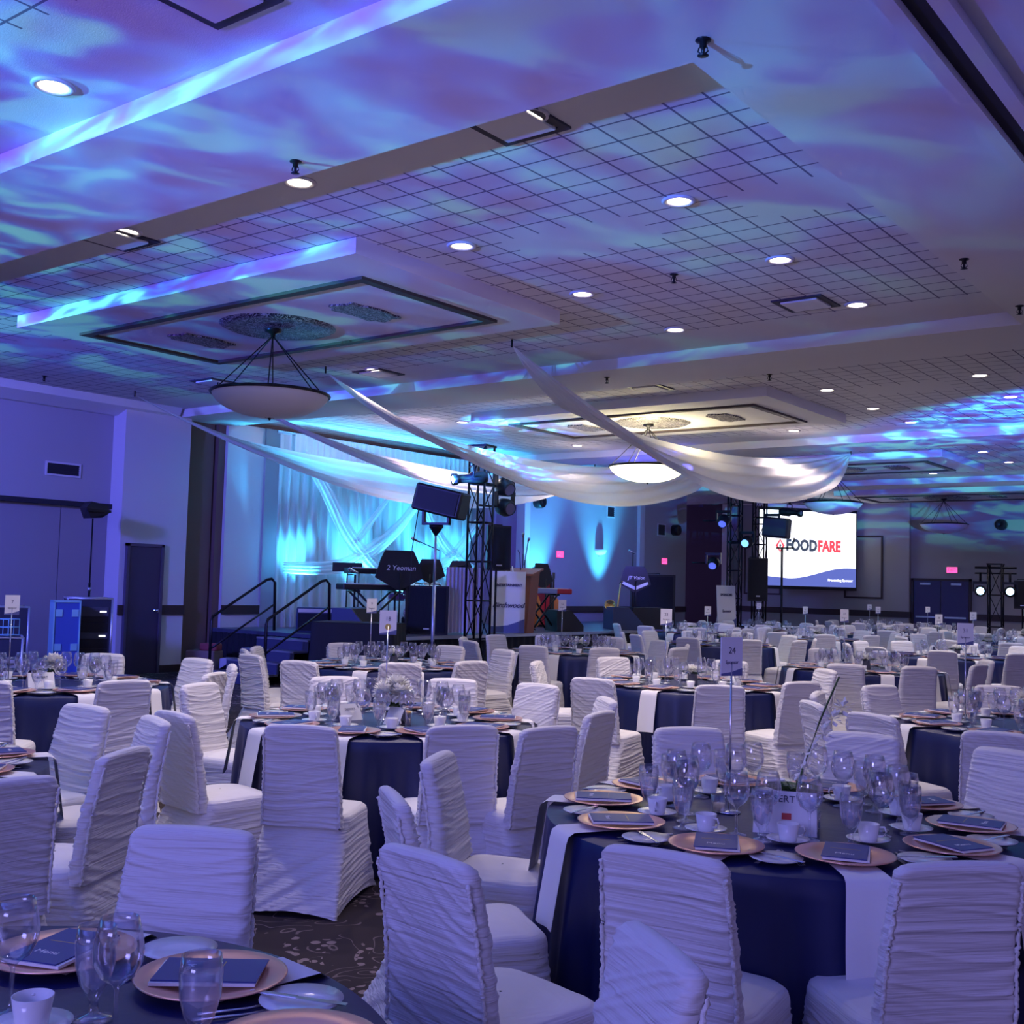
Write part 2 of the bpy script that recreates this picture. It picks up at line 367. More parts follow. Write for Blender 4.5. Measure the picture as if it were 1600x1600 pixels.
struct('baseboard_left', MB().box(XW, XW+.03, 11.7, 12.2, 0, .12).box(XW, XW+.03, 22.2, 30.15, 0, .12).box(-16.9, -16.88, -9, 10.9, 0, .1), RAILM)
d = thing('door_1', 'dark flush door in the pilaster at the left of the stage steps', 'door', (XW, 11.36, 0)); d['kind'] = 'structure'
MB().box(0, .05, -.31, .31, 0, 2.12, bev=.005).obj('door_leaf', mat('door_dark', (.055, .04, .085), .5), d)
MB().box(-.01, .07, -.36, -.31, 0, 2.17).box(-.01, .07, .31, .36, 0, 2.17).box(-.01, .07, -.36, .36, 2.12, 2.17).obj('door_frame', mat('door_dark'.replace('dark', 'frame'), (.09, .07, .12), .5), d)
MB().lathe([(.001, 0), (.035, 0), (.035, .01), (.012, .015), (.012, .04), (.03, .05), (.03, .07), (.001, .085)], 12, T(.05, .24, 1.05, ry=PI/2)).obj('door_knob', CHROME, d)
# far wall, its dark bay, the jog and the double doors
struct('wall_far', MB().box(-17.1, -11.2, YF, YF+.3, 0, 4.5), WALLF)
struct('wall_far_bay', MB().box(-20, -17.1, YF-.02, YF+.3, 0, 4.6), DARKPANEL)
struct('wall_far_recess', MB().box(-11.2, 6, YF+.15, YF+.5, 0, 4.5), WALLF)
struct('trim_28', MB().box(-17.25, -17.0, YF-.35, YF+.1, 0, 4.5), PILA)
struct('trim_29', MB().box(-17.0, -11.15, YF-.04, YF, .98, 1.16).box(-11.2, -11.15, YF, YF+.15, .98, 1.16).box(-11.15, -11.08, YF+.11, YF+.15, .98, 1.16).box(-9.3, 6, YF+.11, YF+.15, .98, 1.16), RAILM)
struct('baseboard_far', MB().box(-17.0, -11.15, YF-.03, YF, 0, .14).box(-9.3, 6, YF+.12, YF+.15, 0, .14), RAILM)
def frame_mould(n, x0, x1, z0, z1):
    t = .05
    struct('trim_%d' % n, MB().box(x0, x1, YF-.03, YF, z0, z0+t).box(x0, x1, YF-.03, YF, z1-t, z1).box(x0, x0+t, YF-.03, YF, z0+t, z1-t).box(x1-t, x1, YF-.03, YF, z0+t, z1-t), RAILM)
frame_mould(30, -13.2, -12.0, 1.52, 3.45); frame_mould(31, -16.6, -15.3, 1.55, 3.45)
dd = thing('door_2', 'navy double doors with push bars under the right exit sign', 'double doors', (-10.3, YF+.15, 0)); dd['kind'] = 'structure'
DBL = mat('door_navy', (.05, .04, .14), .45)
for sx in (-1, 1):
    L_ = MB().box(min(0, sx*.8)+.012, max(0, sx*.8)-.012, -.06, 0, .01, 2.1).obj('door_leaf', DBL, dd)
    MB().box(sx*.12 if sx > 0 else -.72, .72 if sx > 0 else -.12, -.11, -.07, 1.0, 1.05).obj('push_bar', ALU, L_)
    MB().box(sx*.3 if sx > 0 else -.6, .6 if sx > 0 else -.3, -.10, -.06, 1.98, 2.04).obj('door_closer', ALU, L_)
MB().box(-.87, -.80, -.08, .02, 0, 2.17).box(.80, .87, -.08, .02, 0, 2.17).box(-.87, .87, -.08, .02, 2.1, 2.17).obj('door_frame', RAILM, dd)
def exit_sign(loc, rz, label):
    o = thing('exit_sign', label, 'exit sign', loc, rz)
    MB().box(-.17, .17, 0, .06, -.10, .10, bev=.01).obj('housing', EXITW, o)
    MB().box(-.15, .15, -.006, 0, -.08, .08).obj('lit_panel', EXITM, o)
    text('lettering', 'EXIT', .12, EXITW, o, T(0, -.008, 0) @ UP)
# faces: parent's -Y is the front; on the left wall front must be +X
LW = PI/2   # rotates local -Y to +X
exit_sign((XW, 23.56, 2.45), LW, 'small red exit sign on the blue wall above the lectern side')
exit_sign((XW, 28.86, 2.45), LW, 'small red exit sign on the wall behind the black music stand')
exit_sign((-9.98, YF+.09, 2.43), 0, 'white and red exit sign above the navy double doors')
def grille(loc, rz, w_, h_, label, slats=5):
    o = thing('wall_grille', label, 'wall vent', loc, rz)
    MB().box(-w_/2-.03, w_/2+.03, -.02, 0, -h_/2-.03, -h_/2).box(-w_/2-.03, w_/2+.03, -.02, 0, h_/2, h_/2+.03).box(-w_/2-.03, -w_/2, -.02, 0, -h_/2, h_/2).box(w_/2, w_/2+.03, -.02, 0, -h_/2, h_/2).obj('frame', PILA, o)
    m_ = MB()
    for i in range(slats): z = -h_/2+h_*(i+.5)/slats; m_.box(-w_/2, w_/2, -.015, -.001, z-.008, z+.006)
    m_.obj('louvre', GRILLE, o); MB().box(-w_/2, w_/2, -.002, 0, -h_/2, h_/2).obj('opening', GRILLE, o)
grille((-16.85, 10.02, 3.31), LW, .56, .17, 'long dark return air grille high on the left wall')
grille((XW, 25.9, 3.69), LW, .34, .26, 'square vent high on the cyan lit wall')
grille((XW, 28.65, 3.35), LW, .4, .3, 'grey vent on the wall left of the dark bay')
def wall_speaker(loc, rz, label, tilt=.0, r=.16):
    o = thing('wall_speaker', label, 'speaker', loc, rz)
    MB().lathe([(r*.5, 0), (r, -.02), (r, .16), (r*.9, .2)], 18, T(0, 0, 0, rx=PI/2)).obj('housing', BLACK, o)
    MB().lathe([(.001, .17), (r*.35, .2), (r*.85, .19)], 18, T(0, 0, 0, rx=PI/2)).obj('cone', BLACKM, o)
wall_speaker((XW, 22.5, 3.71), LW, 'round black speaker high at the left of the cyan lit wall')
wall_speaker((XW, 29.35, 3.38), LW, 'round black speaker beside the grey vent')
wall_speaker((-8.6, YF+.15, 3.75), 0, 'round black speaker high on the far wall at right')
sn = thing('wall_sconce', 'half bowl wall sconce on the cyan lit wall', 'wall lamp', (XW, 25.37, 2.5), LW)
MB().grid(lambda u, v: (.2*Co(PI*u)*S(v*PI/2+.15), -.2*S(PI*u)*S(v*PI/2+.15), .14-.14*Co(v*PI/2)), 16, 8).obj('shade', BOWL, sn)
MB().box(-.06, .06, -.03, 0, -.05, .12).obj('back_plate', ALU, sn)
MB().box(-.21, .21, -.02, 0, .12, .16).obj('rim', ALU, sn)

# ================================================================== CEILING FITTINGS
def mk_pot():
    o = thing('recessed_light', '', 'ceiling light', (0, 0, 0))
    MB().lathe([(.085, 0), (.125, 0), (.128, -.008), (.118, -.018), (.088, -.012), (.085, 0)], 24).obj('trim_ring', PILA, o)
    MB().lathe([(.001, -.006), (.087, -.006)], 24).obj('lens', LENSW, o)
    light('lamp', 'SPOT', (0, 0, -.03), 112, (1.0, .84, .77), (0, 0, -2), 125, .9, .07, parent=o)
    return o
pot = proto(mk_pot)
POTS = [(-6.21, 3.5, ZT, 'top left corner'), (-4.1, 5.41, ZT, 'largest one at the upper middle'), (-6.2, 5.43, ZT, 'left of the largest one, by the sprinkler'), (-8.34, 5.43, ZT, 'left edge above the coffer'),
        (-4.09, 7.27, ZT, 'upper right, second behind the largest'), (-6.19, 7.26, ZT, 'right above the coffer corner'), (-4.09, 9.07, ZT, 'right side, third behind the largest'), (-6.2, 9.13, ZT, 'right of the long coffer face'),
        (-4.09, 10.91, ZT, 'right, just before the first cross beam'), (-6.18, 10.96, ZT, 'middle, just before the first cross beam'), (-10.87, 10.97, ZT, 'behind the big bowl chandelier'),
        (-4.08, 15.25, ZT, 'far right edge of the second bay'), (-6.19, 15.36, ZT, 'right of the second coffer corner'), (-4.15, 17.1, ZT, 'right edge, second bay, further back'), (-6.2, 17.24, ZT, 'second bay behind the coffer corner'),
        (-6.16, 18.9, ZT, 'second bay just before the second beam'), (-8.27, 19.0, ZT, 'above the right end of the big swag'), (-13.01, 19.1, ZT, 'left, above the lighting truss'), (-13.01, 15.42, ZT, 'above the stage drapes'),
        (-10.5, 15.3, ZT, 'left of the second coffer'), (-6.2, 23.4, ZT, 'third bay, right of the cyan coffer'), (-6.2, 25.4, ZT, 'third bay, behind the cyan coffer'), (-8.3, 27.1, ZT, 'third bay, before the third beam'),
        (-10.6, 27.1, ZT, 'over the third bowl chandelier'), (-6.4, 31.5, ZT, 'last bay near the right edge'), (-11.0, 21.9, ZT, 'hidden edge of the third bay near the swag end')]
for x, y, z, p in POTS:
    pot((x, y, z), 0, 'round white recessed ceiling light, ' + p, 'recessed ceiling lights')
def mk_spr():
    o = thing('sprinkler_head', '', 'sprinkler')
    MB().lathe([(.001, 0), (.04, 0), (.04, -.006), (.018, -.012), (.018, -.04), (.001, -.04)], 12).obj('escutcheon', BLACKM, o)
    MB().tube([(0, 0, -.03), (0, 0, -.075)], .01).tube([(-.02, 0, -.04), (-.025, 0, -.06), (0, 0, -.08)], .004).tube([(.02, 0, -.04), (.025, 0, -.06), (0, 0, -.08)], .004).lathe([(.001, -.08), (.03, -.082), (.001, -.085)], 10).obj('deflector', BLACKM, o)
    return o
spr = proto(mk_spr)
for x, y, z, p in ((-5.63, 4.89, ZC, 'above the second downlight'), (-2.64, 4.91, ZC, 'at the top right'), (-2.64, 9.41, ZC, 'right, on the plain border'), (-2.64, 11.21, ZC, 'at the right edge'),
                   (-5.1, 9.0, ZT, 'between the right rows of downlights'), (-8.0, 12.4, ZC, 'on the first cross strip'), (-6.4, 13.9, ZT, 'in the second bay'), (-15.6, 8.9, ZT, 'near the left bulkhead')):
    spr((x, y, z), .4, 'small dark sprinkler head on the ceiling ' + p, 'sprinkler heads')
def mk_vent():
    o = thing('ceiling_vent', '', 'ceiling vent')
    MB().box(-.26, .26, -.26, -.20, -.015, 0).box(-.26, .26, .20, .26, -.015, 0).box(-.26, -.20, -.2, .2, -.015, 0).box(.20, .26, -.2, .2, -.015, 0).obj('slot_frame', mat('vent_shadow_gap', (.03, .025, .05), .6), o)
    MB().box(-.19, .19, -.19, .19, -.03, -.012, bev=.004).obj('plaque', CEIL, o)
    return o
vent = proto(mk_vent)
for x, y, z, p in ((-4.55, 3.35, ZT, 'large one in the top left bay'), (-4.25, 5.45, ZT, 'beside the largest downlight'), (-4.5, 10.6, ZT, 'dark framed, before the first beam'),
                   (-11.0, 11.2, ZT, 'behind the big bowl chandelier'), (-13.7, 10.5, ZT, 'at the left above the long swag'), (-8.6, 5.5, ZT, 'left near the coffer'), (-8.3, 14.0, ZT, 'in the second bay')):
    vent((x, y, z), 0, 'square ceiling air diffuser, ' + p, 'ceiling air diffusers')
# coffer frames, medallions, chandeliers
for k, (pn, lit) in enumerate((('nearest', 0), ('second', 1), ('third, cyan lit', 0), ('farthest', 0))):
    y0 = 8.12+PER*k
    x0, x1, ya, yb, t = -11.8, -7.25, y0-.99, y0+.99, .1
    o = MB().box(x0, x1, ya, ya+t, ZC-.03, ZC).box(x0, x1, yb-t, yb, ZC-.03, ZC).box(x0, x0+t, ya+t, yb-t, ZC-.03, ZC).box(x1-t, x1, ya+t, yb-t, ZC-.03, ZC).obj('ceiling_moulding', TRIMD)
    tag(o, 'dark rectangular moulding on the %s ceiling coffer' % pn, 'moulding', 'ceiling coffer mouldings')
    me = MB(); me.lathe([(.001, -.012), (.16, -.03), (.2, -.012), (.36, -.03), (.46, -.014), (.56, -.032), (.6, -.014), (.63, 0)], 40)
    o = me.obj('ceiling_medallion', ORN); o.location = (-9.53, y0, ZC); tag(o, 'round scrolled medallion on the %s ceiling coffer' % pn, 'ceiling ornament', 'round ceiling medallions')
    for sx, q in ((1, 'right'), (-1, 'left')):
        poly = []
        for i in range(40):
            a = 2*PI*i/40; c_, s_ = Co(a), S(a); r1 = 1+.10*S(7*a)
            poly.append((.37*r1*math.copysign(abs(c_)**.5, c_), .2*r1*math.copysign(abs(s_)**.5, s_)))
        m_ = MB(); m_.add([(x, y_, -.02) for x, y_ in poly]+[(x, y_, 0) for x, y_ in poly], [tuple(range(40))]+[(i, (i+1) % 40, (i+1) % 40+40, i+40) for i in range(40)])
        o = m_.obj('ceiling_plaque', ORN); o.location = (-9.53+sx*1.33, y0, ZC); o.rotation_euler = (0, 0, PI/2)
        tag(o, '%s scrolled ornament plaque on the %s ceiling coffer' % (q, pn), 'ceiling ornament', 'scrolled ceiling plaques')
def chandelier(k, name, lit, rz_):
    y0 = 8.13+PER*k; zr = 3.66
    o = thing('bowl_chandelier', name, 'chandelier', (-9.62, y0, 0), rz_, 'bowl chandeliers')
    R = .64
    prof = [(.001, zr-.26)]+[(R*S(a*PI/2*.93), zr-.26+.26*(1-Co(a*PI/2))*1.0) for a in [i/9 for i in range(1, 10)]]+[(R, zr)]
    MB().lathe(prof, 40).obj('bowl', BOWLON if lit else BOWL, o)
    rp = MB(); rp.tube([(R*Co(a), R*S(a), zr) for a in [2*PI*i/40 for i in range(41)]], .018, 6).obj('rim', BLACKM, o)
    MB().lathe([(.001, zr-.29), (.02, zr-.27), (.012, zr-.25), (.05, zr-.26), (.001, zr-.225)], 12).obj('finial', BLACKM, o)
    MB().lathe([(.09, ZC-.012), (.09, ZC-.05), (.03, ZC-.07), (.02, ZC-.12), (.001, ZC-.12)], 14).obj('canopy', BLACKM, o)
    for i in range(6):
        a = 2*PI*i/6+.3; MB().tube([(.01*Co(a), .01*S(a), ZC-.1), (R*.97*Co(a), R*.97*S(a), zr+.01)], .007, 5).obj('suspension_rod', BLACKM, o)
    if lit: light('lamp', 'POINT', (0, 0, zr+.12), 55, (1, .86, .55), radius=.25, parent=o)
chandelier(0, 'large unlit bowl chandelier hanging from the nearest ceiling coffer', 0, 0)
chandelier(1, 'lit yellow bowl chandelier behind the big white swag', 1, .4)
chandelier(2, 'violet bowl chandelier in front of the projection screen', 0, .2)
chandelier(3, 'small bowl chandelier above the navy double doors', 0, .1)

# swags of sheer fabric
def swag(A, B, sag0, sag1, off0, off1, label, seed):
    A, B = Vector(A), Vector(B); rnd = random.Random(seed); ph = rnd.random()*10
    def fn(u, v):
        s = u; e = 4*s*(1-s); g = min(1, e*1.6)
        p = A.lerp(B, s); p.z -= e*(sag0+(sag1-sag0)*v)
        x = off0+(off1-off0)*v
        fold = .045*S(v*26+ph+2.0*S(s*3+ph))+.03*noise.noise(Vector((v*9, s*3, ph)))
        p.x += g*(x+fold*.7); p.z += g*fold*.6
        return p
    A.z -= .07; B.z -= .05
    o = thing('fabric_swag', label, 'fabric swag', (0, 0, 0), 0, 'sheer ceiling swags')
    MB().grid(fn, 64, 44).obj('sheer_cloth', SHEER, o)
    for P_, zc in ((A, ZT), (B, ZC)): MB().tube([(P_.x, P_.y, P_.z-.03), (P_.x, P_.y, zc-.004)], .012, 6).obj('ceiling_hook', BLACKM, o)
    return o
swag((-8.07, 10.43, ZT), (-8.05, 21.2, ZC), .48, 1.42, -.8, .5, 'white sheer swag nearest the camera, in front of the lit chandelier', 1)
swag((-11.29, 10.48, ZT), (-10.7, 21.2, ZC), .58, 1.40, -.8, .5, 'white sheer swag second from the camera, passing behind the truss top', 2)
swag((-13.55, 10.45, ZT), (-12.75, 21.2, ZC), .72, 1.14, -.4, .35, 'narrow violet sheer swag between two wider ones above the stage', 3)
swag((-15.5, 10.37, ZT), (-13.95, 21.2, ZC), .55, 1.38, -.75, .75, 'cyan edged sheer swag nearest the left wall above the drapes', 4)
# ================================================================== STAGE
SX, SZ = -12.6, .75
st = thing('stage_platform', 'low black skirted stage platform along the left wall', 'stage', (0, 0, 0))
DECK = mat('stage_deck', (.05, .055, .10), .35, noisecol=(2, (.08, .09, .16)))
MB().box(XW+.12, SX, 12.7, 25.3, SZ-.06, SZ).obj('deck', DECK, st)
MB().box(SX-.005, SX+.02, 12.68, 25.3, SZ-.05, SZ+.004).obj('deck_edge', ALU, st)
sk = MB()
sk.grid(lambda u, v: (SX-.02+.018*S(u*420)*(1-v*.6), 12.7+12.6*u, (SZ-.06)*v), 900, 3); sk.grid(lambda u, v: (SX-3.75*u, 12.7+.015*S(u*150), (SZ-.06)*v), 300, 3)
sk.obj('skirt', CLOTHB, st)
# steps with two railings at the near end
sp = thing('stage_steps', 'black stage steps with two tube railings at the stage left end', 'steps', (-14.1, 12.66, 0))
for i in range(4):
    MB().box(-.62, .62, -1.2+.3*i, -.9+.3*i, .17*(i+1)-.03, .17*(i+1)).box(-.62, .62, -.915+.3*i-.285, -.90+.3*i-.285, .17*i, .17*(i+1)-.03).obj('step', DECK, sp)
    MB().box(-.62, .62, -1.205+.3*i, -1.195+.3*i, .17*(i+1)-.025, .17*(i+1)+.003).obj('step_edge', ALU, sp)
MB().prism([(-1.2, 0), (-.0, 0), (0, .66), (-1.2, .1)], -.64, -.62, Matrix.Rotation(-PI/2, 4, 'Z') @ Matrix.Scale(-1, 4, (1, 0, 0))).obj('stringer', BLACKM, sp)
for x in (-.66, .66):
    MB().tube([(x, -1.2, 0), (x, -1.2, .95), (x, -1.17, 1.02), (x, -.1, 1.62), (x, .0, 1.64), (x, .08, 1.58), (x, .1, .02+SZ)], .024, 8).tube([(x, -1.2, .5), (x, .1, 1.22)], .018, 8).obj('railing', BLACKM, sp)
kids(sp)
# backdrop drapes on the wall
bd = thing('stage_backdrop', 'tall sheer white backdrop curtains lit cyan behind the band', 'curtain', (XW+.35, 0, 0))
def drape(y0, y1, z0, z1, name, amp=.05, fr=55, xo=0):
    MB().grid(lambda u, v: (xo+amp*S((y0+(y1-y0)*u)*fr/2.2+1.3*S((y0+(y1-y0)*u)*3.1))*(1-.25*v)+.02*S(u*210), y0+(y1-y0)*u, z0+(z1-z0)*v), int((y1-y0)*56), 6).obj(name, DRAPE, bd)
drape(13.9, 15.3, SZ, 4.36, 'curtain_panel'); drape(15.3, 16.7, SZ, 4.36, 'curtain_panel'); drape(16.7, 18.1, SZ, 4.36, 'curtain_panel'); drape(18.1, 19.6, SZ, 4.36, 'curtain_panel')
drape(14.2, 19.4, 3.75, 4.37, 'gathered_valance', .035, 90, .10)
MB().tube([(.02, 13.85, 4.36), (.02, 19.65, 4.36)], .03, 8).obj('drape_pipe', ALU, bd)
def sash(P, w0, w1, name):
    P = [Vector(p) for p in P]; n_ = len(P)-1
    def c(u):
        t = u*n_; i = min(int(t), n_-1); t -= i; a = P[max(i-1, 0)]; b = P[i]; d_ = P[i+1]; e = P[min(i+2, n_)]
        return .5*((2*b)+(d_-a)*t+(2*a-5*b+4*d_-e)*t*t+(3*b-a-3*d_+e)*t**3)
    def fn(u, v):
        p = c(u); g = c(min(1, u+.01))-c(max(0, u-.01)); g.normalize(); nrm = Vector((0, -g.z, g.y)); ww = w0+(w1-w0)*S(PI*u)
        q = p+nrm*(v-.5)*ww; q.x += .035*S(v*24+u*5)+.03*S(v*PI); return q
    MB().grid(fn, 40, 26).obj(name, SHEER, bd)
sash([(.2, 14.35, 4.0), (.25, 14.9, 3.3), (.28, 15.55, 2.45), (.28, 16.5, 1.75), (.25, 17.6, 1.4)], .22, .34, 'crossed_sash')
sash([(.22, 17.7, 3.5), (.25, 16.9, 2.75), (.28, 16.0, 2.2), (.28, 15.2, 1.9), (.25, 13.9, 1.85)], .2, .32, 'crossed_sash')
sash([(.2, 16.7, 3.4), (.25, 15.9, 2.6), (.28, 15.6, 2.35)], .1, .16, 'crossed_sash')
sash([(.2, 17.6, 3.5), (.25, 18.2, 2.6), (.28, 18.9, 2.1), (.25, 19.5, 1.9)], .2, .3, 'crossed_sash')
sash([(.22, 19.5, 3.0), (.28, 18.6, 2.2), (.28, 17.7, 1.75)], .2, .3, 'crossed_sash')
sd = thing('side_curtain', 'dark gathered curtain covering the wall right of the cyan drapes', 'curtain', (XW+.3, 0, 0))
MB().grid(lambda u, v: (.05*S(u*80+S(u*9)), 19.65+.85*u, SZ+v*3.55), 70, 4).obj('curtain_panel', mat('violet_curtain', (.30, .24, .34), .8), sd)
def mk_up():
    o = thing('uplight', '', 'uplight')
    MB().box(-.12, .12, -.06, .06, 0, .03).box(-.13, -.11, -.03, .03, .02, .17).box(.11, .13, -.03, .03, .02, .17).obj('yoke', BLACKM, o)
    MB().lathe([(.001, 0), (.09, 0), (.1, .12), (.1, .14)], 16, T(0, 0, .05)).obj('can', BLACK, o)
    MB().lathe([(.001, .0), (.092, 0)], 16, T(0, 0, .17)).obj('lens', LENSB, o)
    light('lamp', 'SPOT', (0, 0, .22), 1000, (.05, .52, 1.0), (0, .34, 3), 58, .8, .06, parent=o)
    return o
up = proto(mk_up)
for y, p in ((14.3, 'at the left drape'), (15.75, 'behind the lone mic stand'), (17.0, 'behind the keyboards'), (17.75, 'behind the drummer side'), (18.9, 'behind the lighting truss')):
    up((XW+.85, y, SZ), PI/2, 'small floor uplight shining cyan up the curtains ' + p, 'stage uplights')
up((XW+.62, 25.35, SZ), PI/2, 'small floor uplight throwing the cyan beam beside the sconce', 'stage uplights')
up((XW+.5, 22.5, SZ), PI/2, 'small floor uplight at the left edge of the blue wall', 'stage uplights')

# trusses
def truss(name, label, loc, h, w_=.52, rz=0, base=True, r=.021, step=.66, group=None):
    o = thing(name, label, 'truss', loc, rz, group); a = w_/2
    for x in (-a, a):
        for y in (-a, a): MB().tube([(x, y, 0), (x, y, h)], r, 8).obj('upright', BLACKM, o)
    n_ = int(h/step)
    for i in range(n_+1):
        z = h*i/n_
        m_ = MB(); 
        for (p, q) in (((-a, -a), (a, -a)), ((a, -a), (a, a)), ((a, a), (-a, a)), ((-a, a), (-a, -a))):
            m_.tube([(*p, min(z+.02, h)), (*q, min(z+.02, h))], r*.75, 6)
            if i < n_:
                z2 = h*(i+1)/n_; s_, e_ = (p, q) if i % 2 else (q, p); m_.tube([(*s_, z+.03), (*e_, z2-.01)], r*.5, 6)
        m_.obj('lattice_bay', BLACKM, o)
    MB().box(-a-.05, a+.05, -a-.05, a+.05, 0, .025).obj('base_plate', BLACKM, o)
    MB().box(-a-.03, a+.03, -a-.03, a+.03, h-.02, h+.015).obj('top_plate', BLACKM, o)
    kids(o); return o
truss('lighting_truss', 'black square lighting truss tower at the stage front edge', (-12.25, 15.08, 0), 4.02, .31, .15)
truss('lighting_truss', 'left one of two black truss towers by the projection screen', (-13.3, 26.9, 0), 4.3, .30, .2)
truss('lighting_truss', 'right one of two black truss towers by the projection screen', (-13.0, 27.75, 0), 4.3, .30, .2)
# fixtures
def ellipsoidal(loc, rz, tilt, label, lens):
    o = thing('stage_spotlight', label, 'spotlight', loc, rz)
    R = Matrix.Rotation(tilt, 4, 'X')
    MB().lathe([(.001, -.28), (.09, -.27), (.11, -.2), (.11, .0), (.075, .05), (.075, .24), (.1, .26), (.1, .34), (.088, .34)], 16, R @ T(rx=PI/2)).obj('barrel', BLACKM, o)
    MB().lathe([(.001, .33), (.062, .33)], 16, R @ T(rx=PI/2)).obj('lens', lens, o)
    MB().tube([(-.13, 0, 0), (-.13, 0, .2), (.13, 0, .2), (.13, 0, 0)], .014, 6).tube([(0, 0, .2), (0, 0, .3)], .03, 8).obj('yoke', BLACKM, o)
    return o
ellipsoidal((-12.1, 14.63, 3.42), -.6, .12, 'lit warm spotlight on the left side of the front truss', LENSY)
light('truss_spot_beam', 'SPOT', (-12.3, 14.45, 3.75), 130, (1.0, .66, .86), (-16.1, 15.6, 4.1), 80, .9, .06)
def movhead(loc, rz, tilt, label, lens=None, s=1.0, hang=True):
    o = thing('moving_head_light', label, 'stage light', loc, rz)
    R = T(sc_=s) @ Matrix.Rotation(tilt, 4, 'X')
    MB().lathe([(.001, -.17), (.1, -.16), (.15, -.08), (.16, .05), (.13, .15), (.11, .19), (.1, .17)], 18, R @ T(rx=PI/2)).obj('head', BLACK, o)
    MB().lathe([(.001, .165), (.1, .17)], 16, R @ T(rx=PI/2)).obj('lens', lens or LENSD, o)
    k = T(sc_=s)
    MB().box(-.2, -.165, -.04, .04, -.02, .22, k).box(.165, .2, -.04, .04, -.02, .22, k).box(-.2, .2, -.05, .05, .2, .27, k).obj('yoke', BLACKM, o)
    if hang: MB().tube([(-.2*s, 0, 0), (-.55*s, 0, 0)], .02, 6).obj('clamp_arm', BLACKM, o)
    return o
movhead((-12.15, 15.6, 3.36), PI/2-.25, .4, 'upper round stage light on the right of the front truss', mat('lens_grey', (.15, .12, .2), .2))
movhead((-12.15, 15.62, 3.0), PI/2-.25, .2, 'lower round stage light on the right of the front truss', mat('lens_grey', (.15, .12, .2), .2))
def speaker(name, label, loc, rz, dims, tilt=0, handle=True, m_=BLACK):
    o = thing(name, label, 'speaker', loc, rz); w_, d_, h_ = dims
    R = Matrix.Rotation(tilt, 4, 'X')
    pts = [(-w_/2, -d_/2), (w_/2, -d_/2), (w_*.36, d_/2), (-w_*.36, d_/2)]
    MB().add([(x, y, z) for z in (-h_/2, h_/2) for x, y in pts], [(3, 2, 1, 0), (4, 5, 6, 7)]+[(i, (i+1) % 4, (i+1) % 4+4, i+4) for i in range(4)], R).obj('cabinet', m_, o)
    MB().box(-w_*.44, w_*.44, -d_/2-.015, -d_/2, -h_*.46, h_*.46, R).obj('grille', CLOTHB, o)
    MB().box(-.05, .05, -d_/2-.02, -d_/2-.015, -h_*.4, -h_*.37, R).obj('badge', ALU, o)
    if handle: MB().tube([(w_*.3, d_*.35, h_/2), (w_*.3, d_*.35, h_/2+.03), (-w_*.3, d_*.35, h_/2+.03), (-w_*.3, d_*.35, h_/2)], .012, 6, R).obj('handle', BLACKM, o)
    return o
speaker('loudspeaker', 'tall black loudspeaker on a pole right of the front truss', (-12.3, 15.62, 2.28), .9, (.42, .4, .78))
ps = thing('speaker_stand', 'thin black pole stand under the loudspeaker by the banner', 'stand', (-12.3, 15.62, 0))
MB().tube([(0, 0, .0), (0, 0, 1.9)], .02, 8).obj('pole', BLACKM, ps)
for i in range(3): a = 2*PI*i/3+.4; MB().tube([(0, 0, .55), (.35*Co(a), .35*S(a), .01)], .014, 6).obj('leg', BLACKM, ps)
# blinder / large tilted box light on silver stand left of the truss
bs = thing('stage_light_stand', 'grey crank stand carrying the large tilted floodlight', 'stand', (-12.35, 14.05, 0))
MB().tube([(0, 0, 0), (0, 0, 1.6)], .03, 8).tube([(0, 0, 1.5), (0, 0, 2.55)], .02, 8).obj('mast', ALU, bs)
MB().lathe([(.02, 2.42), (.12, 2.56), (.12, 2.6), (.02, 2.6)], 12).obj('top_cup', BLACKM, bs)
for i in range(3): a = 2*PI*i/3; MB().tube([(0, 0, .7), (.5*Co(a), .5*S(a), .01)], .016, 6).obj('leg', BLACKM, bs)
bl = thing('floodlight', 'large black tilted floodlight box on the grey crank stand', 'stage light', (-12.35, 14.05, 2.6), .35)
MB().box(-.42, .42, -.24, .2, .17, .62, T(ry=.22, z=.0), bev=.03).obj('housing', BLACK, bl)
MB().box(-.24, -.2, -.05, .05, 0, .35).box(.2, .24, -.05, .05, 0, .35).box(-.24, .24, -.05, .05, 0, .04).obj('yoke', BLACKM, bl)
MB().box(-.36, .36, -.26, -.24, .22, .57, T(ry=.22)).obj('front_lens', mat('dark_glass', (.012, .012, .02), .55), bl)
for i in range(3): MB().box(-.06, .06, .2, .215, .3+.1*i, .33+.1*i, T(ry=.22)).obj('label_plate', ALU, bl)
def cable(pts, label, r=.008):
    o = MB().tube(pts, r, 6).obj('cable', BLACK); return tag(o, label, 'cable')
cable([(-12.45, 13.72, 2.85), (-12.5, 13.65, 2.2), (-12.55, 13.68, 1.5), (-12.7, 13.8, .78)], 'black cable dangling from the tilted floodlight')

